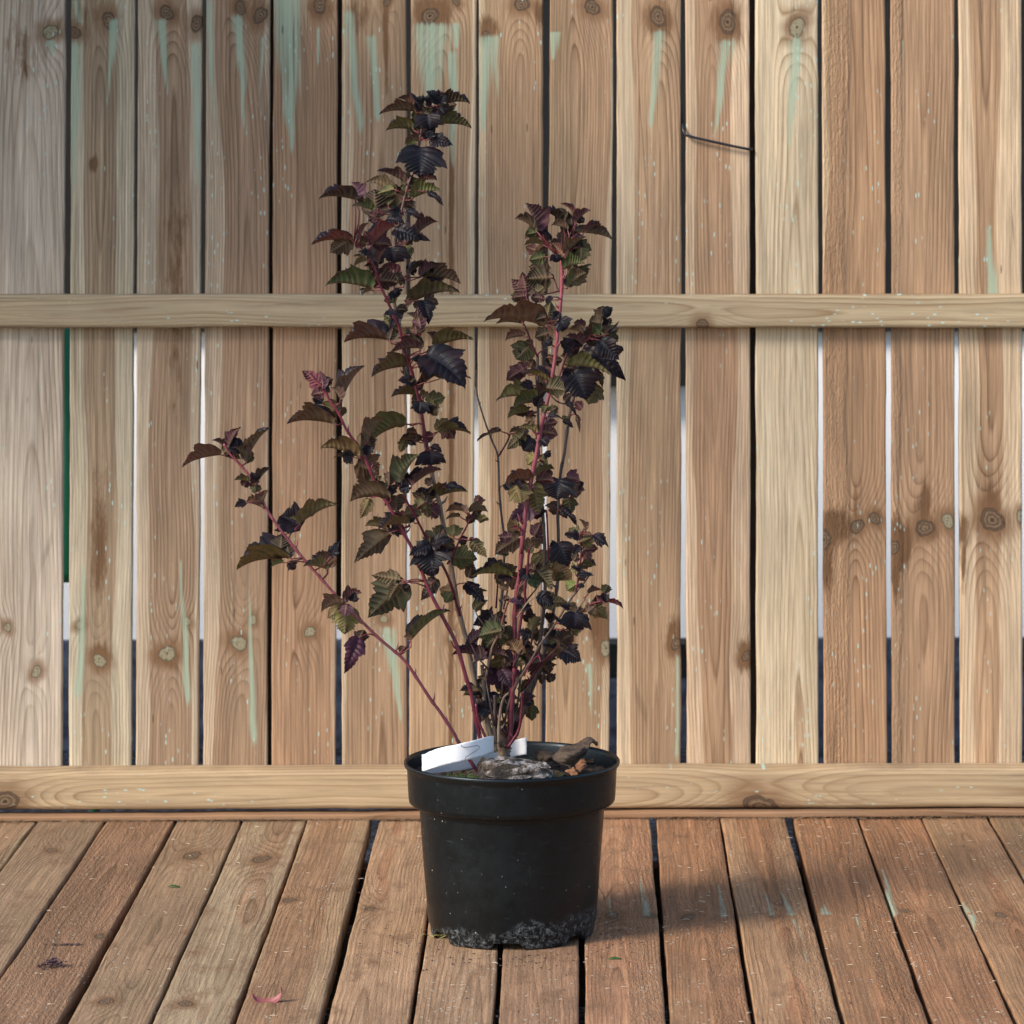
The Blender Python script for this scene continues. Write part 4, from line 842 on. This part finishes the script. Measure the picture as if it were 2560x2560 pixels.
for item in LEAVES.replace('\n', ';').split(';'):
    q = item.split()
    if len(q) != 8: continue
    ox, oy, sc = CR[q[0]]; bx, by, tx, ty = [float(v) / sc for v in q[1:5]]; bx += ox; tx += ox; by += oy; ty += oy
    kind, ck, w = q[5], q[6], float(q[7]); NL += 1
    # nearest stem point in the picture
    best = None
    for nm, p, c_ in sample_pts:
        dv = p - CAM; dep = dv.dot(fwd); sx = PX + dv.dot(rgt) / dep * F; sy = PY - dv.dot(up) / dep * F
        d2 = (sx - bx) ** 2 + (sy - by - 6) ** 2 * 1.0
        if sy < by - 5: d2 *= 2.5
        if best is None or d2 < best[0]: best = (d2, nm, p, c_)
    d2, nm, sp_, sc_ = best; Yb = sp_.y
    plen = math.sqrt(d2) / PPM
    side = rr.choice((-1, 1))
    if kind == 'n': Yb -= .010 + rr.uniform(0, .012)
    elif kind == 'f': Yb += rr.uniform(-.012, .014)
    else: Yb += rr.uniform(-.010, .010)
    Lpx = math.hypot(tx - bx, ty - by) / PPM
    if kind == 'n': Yt = Yb - Lpx * rr.uniform(.2, .55)
    elif kind == 'f': Yt = Yb + Lpx * rr.uniform(-.2, .45)
    else: Yt = Yb + Lpx * rr.uniform(-.45, .35)
    B = onY(bx, by, Yb); T = onY(tx, ty, Yt)
    col = tuple(v * rr.uniform(.8, 1.2) for v in LCOL[ck])
    if kind == 'u':
        ph = math.radians(rr.uniform(52, 68)); Nr = Vector((rr.uniform(-.15, .15), rr.uniform(-.05, .30), 1.0)); dm = min(.78, w * 1.42)
        add_leaf(foliage[nm], B, T, Nr, dm, ph, col, rr, arch=.05, droop=.06)
    elif kind == 'n':
        Nr = Vector((rr.uniform(-.35, .35), -1.0, rr.uniform(.25, .9))); dm = w * .74
        add_leaf(foliage[nm], B, T, Nr, dm, math.radians(rr.uniform(8, 26)), col, rr, arch=.08, droop=.12, topcol=.75 if ck in 'vb' else 0, wave=.035)
    else:
        Nr = Vector((rr.uniform(-.35, .35), 1.0, rr.uniform(-.2, .5))); dm = w * .78
        add_leaf(foliage[nm], B, T, Nr, dm, math.radians(rr.uniform(10, 32)), col, rr, arch=.03, droop=.06, wave=.03)
    LEAFPOS.append((nm, B.copy(), Yb, Lpx))
    # petiole
    if .003 < plen < .06:
        a = sp_; c_ = B + (B - T).normalized() * min(.010, plen * .4); mid = (a + B) / 2 + Vector((0, 0, -.002)); pr = .00085
        pc = (.13, .022, .028)
        stems[nm].tube([a, (a * .55 + c_ * .45) , (mid + c_) / 2, B], [pr * 1.2, pr, pr, pr * .8], 5, sc=pc)
# short twigs and small leaves low down in the middle of the shrub
for k in range(34):
    x = rr.gauss(1262, 42); y = rr.uniform(1480, 1825); x = 1258 + max(-75, min(85, (x - 1258) * (.25 + (1825 - y) / 420))); Y0 = rr.uniform(-.05, .04)
    a = onY(x, y + 30, Y0); dx = (x - 1258) / 2600; b_ = a + Vector((dx + rr.uniform(-.012, .012), rr.uniform(-.012, .012), rr.uniform(.015, .04)))
    c_ = b_ + Vector((dx * .6 + rr.uniform(-.008, .008), rr.uniform(-.01, .01), rr.uniform(.008, .02)))
    nm = 'twig%d' % k; stems[nm] = MB(); foliage[nm] = MB()
    stems[nm].tube([a, b_, c_], [rr.uniform(.0009, .0019), .0009, .0006], 6, sc=rr.choice([BROWN, DRED, DK, TAN, RED]))
    for q in range(rr.choice((1, 2, 2, 3))):
        ang = rr.uniform(-.6, 3.7); L_ = rr.uniform(.011, .028); B2 = c_ if q == 0 else a.lerp(b_, rr.random())
        T2 = B2 + Vector((math.cos(ang), rr.uniform(-.6, .5), math.sin(ang) * .8)) * L_
        k_ = rr.choice('nff'); col = tuple(v * rr.uniform(.7, 1.2) for v in LCOL[rr.choice('ddbopgv')])
        add_leaf(foliage[nm], B2, T2, Vector((rr.uniform(-.6, .6), -1 if k_ == 'n' else 1, rr.uniform(0, 1.2))), rr.uniform(.4, .62), math.radians(rr.uniform(10, 50)), col, rr, arch=.06, droop=.14, topcol=rr.choice((0, 0, .5)), wave=.03)
# inner small leaves round the shoots
cand = [l for l in LEAFPOS]
for (nm, B, Yb, L0) in cand:
    for _r in range(rr.choice((0, 1, 1, 1))):
        ang = rr.uniform(0, 6.28); L_ = max(.014, L0 * rr.uniform(.4, .72)); B2 = B + Vector((rr.gauss(0, .006), rr.uniform(-.004, .018), rr.gauss(0, .006)))
        T2 = B2 + Vector((math.cos(ang), rr.uniform(-.5, .5), math.sin(ang) * .8)) * L_
        k_ = rr.choice('nfff'); ck = rr.choice('ddbopg'); col = tuple(v * rr.uniform(.7, 1.1) for v in LCOL[ck])
        Nr = Vector((rr.uniform(-.5, .5), -1 if k_ == 'n' else 1, rr.uniform(0, .9)))
        add_leaf(foliage[nm], B2, T2, Nr, rr.uniform(.5, .68), math.radians(rr.uniform(10, 35)), col, rr, arch=.06, droop=.12, topcol=.0, wave=.04)
for nm, mb in stems.items():
    so_ = mb.build('twig' if nm.startswith('twig') else 'stem', MS, shrub); stem_objs[nm] = so_
    if foliage[nm].v: foliage[nm].build('foliage', ML, so_)

# ================================================================== SMALL THINGS ON THE DECK
Mk = NT('pink_petal'); Mk.b.inputs['Base Color'].default_value = (.26, .075, .075, 1); Mk.b.inputs['Roughness'].default_value = .5
X5 = lambda x, y: (x / 2.2465, 1700 + y / 2.2465)
def dp(x, y, z=0): return onZ(*X5(x, y), z)
mb = MB()
c0 = dp(1497, 1812, 0); rows = []
for j in range(9):
    a = math.radians(lerp(195, 385, j / 8)); wd = .0030 * math.sin(math.pi * (j + .6) / 9.2) + .0006
    cx, cz = c0.x + .0125 * math.cos(a) * 1.35, .0125 + .0115 * math.sin(a)
    rows.append([Vector((cx, c0.y - wd, cz - wd * .9)), Vector((cx, c0.y + .0015, cz - .0008)), Vector((cx, c0.y + wd, cz + wd * .9))])
sheet('petal', Mk.m, rows, 'small curled pink petal lying on the deck, bottom left', 'petal', th=.0008, sub=3)
# purple seed head / clod
mb = MB(); rs = random.Random(12); c0 = dp(305, 1612)
for k in range(90):
    a = rs.uniform(0, 6.28); r = abs(rs.gauss(0, .007)); crumb(mb, (c0.x + 1.6 * r * math.cos(a), c0.y + r * math.sin(a), .002 + rs.random() * max(0, .010 - r * .7)), rs.uniform(.001, .003), rs)
Md = noise_mat('dead_flower', (.035, .020, .026), (.10, .055, .065), 200)
tag(mb.build('seed_head', Md, None, False), 'shrivelled dark purple seed head lying on the brown deck board, far left', 'seed head')
mb = MB(); c0 = dp(405, 1488)
for k in range(26): crumb(mb, (c0.x + rs.gauss(0, .012), c0.y + rs.gauss(0, .002), .001), rs.uniform(.001, .0026), rs, .5)
tag(mb.build('bark_flake', Md, None, False), 'dark flake of bark in the frayed patch of the far left deck board', 'bark flake')
# green leaflet bits
Mg = NT('green_bit'); Mg.b.inputs['Base Color'].default_value = (.035, .10, .02, 1)
for (x, y, lb) in ((975, 1166, 'tiny green leaf fragment on the deck left of the pot'), (None, None, 'tiny green grass fragment on the deck right of the pot')):
    p = dp(x, y) if x else onZ(700 + 1468 / 1.7564, 1950 + 790 / 1.7564, 0)
    sheet('leaf_fragment', Mg.m, [[p + Vector((-.007, -.001, .001)), p + Vector((-.007, .001, .0015))], [p + Vector((0, -.0025, .002)), p + Vector((0, .002, .003))], [p + Vector((.008, -.001, .001)), p + Vector((.008, .001, .0015))]], lb, 'leaf fragment', th=.0006, sub=3)
# fine litter: pale shavings and dark crumbs
def scatter(seed, cnt, fn):
    rs = random.Random(seed); mb = MB()
    for k in range(cnt): fn(mb, rs)
    return mb
def shav(mb, rs):
    x = rs.uniform(-.9, 1.0); y = rs.uniform(-.6, YS - .01)
    if rs.random() < .4: x = rs.uniform(.2, 1.0)
    L_ = rs.uniform(.003, .010); a = rs.uniform(-.7, .7); b_ = rs.uniform(-1.2, 1.2); p = Vector((x, y, .003))
    p1 = p + Vector((math.cos(a), math.sin(a), .1)) * L_ * .5; p2 = p1 + Vector((math.cos(a + b_), math.sin(a + b_), -.15)) * L_ * .5
    mb.tube([p, p1, p2], [.0002, .00045, .0002], 4)
mb = scatter(31, 330, shav)
Mw = NT('pale_shaving'); Mw.b.inputs['Base Color'].default_value = (.62, .52, .40, 1)
tag(mb.build('wood_shavings', Mw.m, None), 'pale fine wood shavings scattered over the deck boards', 'shavings', kind='stuff')
def crm(mb, rs):
    if rs.random() < .55: a = rs.uniform(0, 6.28); r = .10 + abs(rs.gauss(0, .05)); x, y = r * math.cos(a), r * math.sin(a) - .02
    else: x, y = rs.uniform(-.8, .8), rs.uniform(-.6, YS - .01)
    crumb(mb, (x, y, .0008), rs.uniform(.0006, .0019), rs, .6)
mb = scatter(33, 480, crm)
tag(mb.build('soil_litter', Md, None, False), 'dark crumbs of soil scattered on the deck round the foot of the pot', 'soil crumbs', kind='stuff')
# dry grass wisp by the left foot of the pot
mb = MB(); rs = random.Random(2)
for k in range(26):
    p = onZ(700 + 690 / 1.7564 + rs.gauss(0, 12), 1950 + 688 / 1.7564 + rs.gauss(0, 2), .001); a = rs.uniform(-.6, .9); L_ = rs.uniform(.008, .022)
    mb.tube([p, p + Vector((math.cos(a) * L_ * .5, -.002, .004)), p + Vector((math.cos(a) * L_, math.sin(a) * .004, .001))], .0004, 4)
Mh = NT('dry_grass'); Mh.b.inputs['Base Color'].default_value = (.34, .30, .12, 1)
tag(mb.build('grass_wisp', Mh.m, None), 'wisp of dry yellow grass caught under the left foot of the pot', 'dry grass')
print('leaves', NL, 'stems', len(stems))
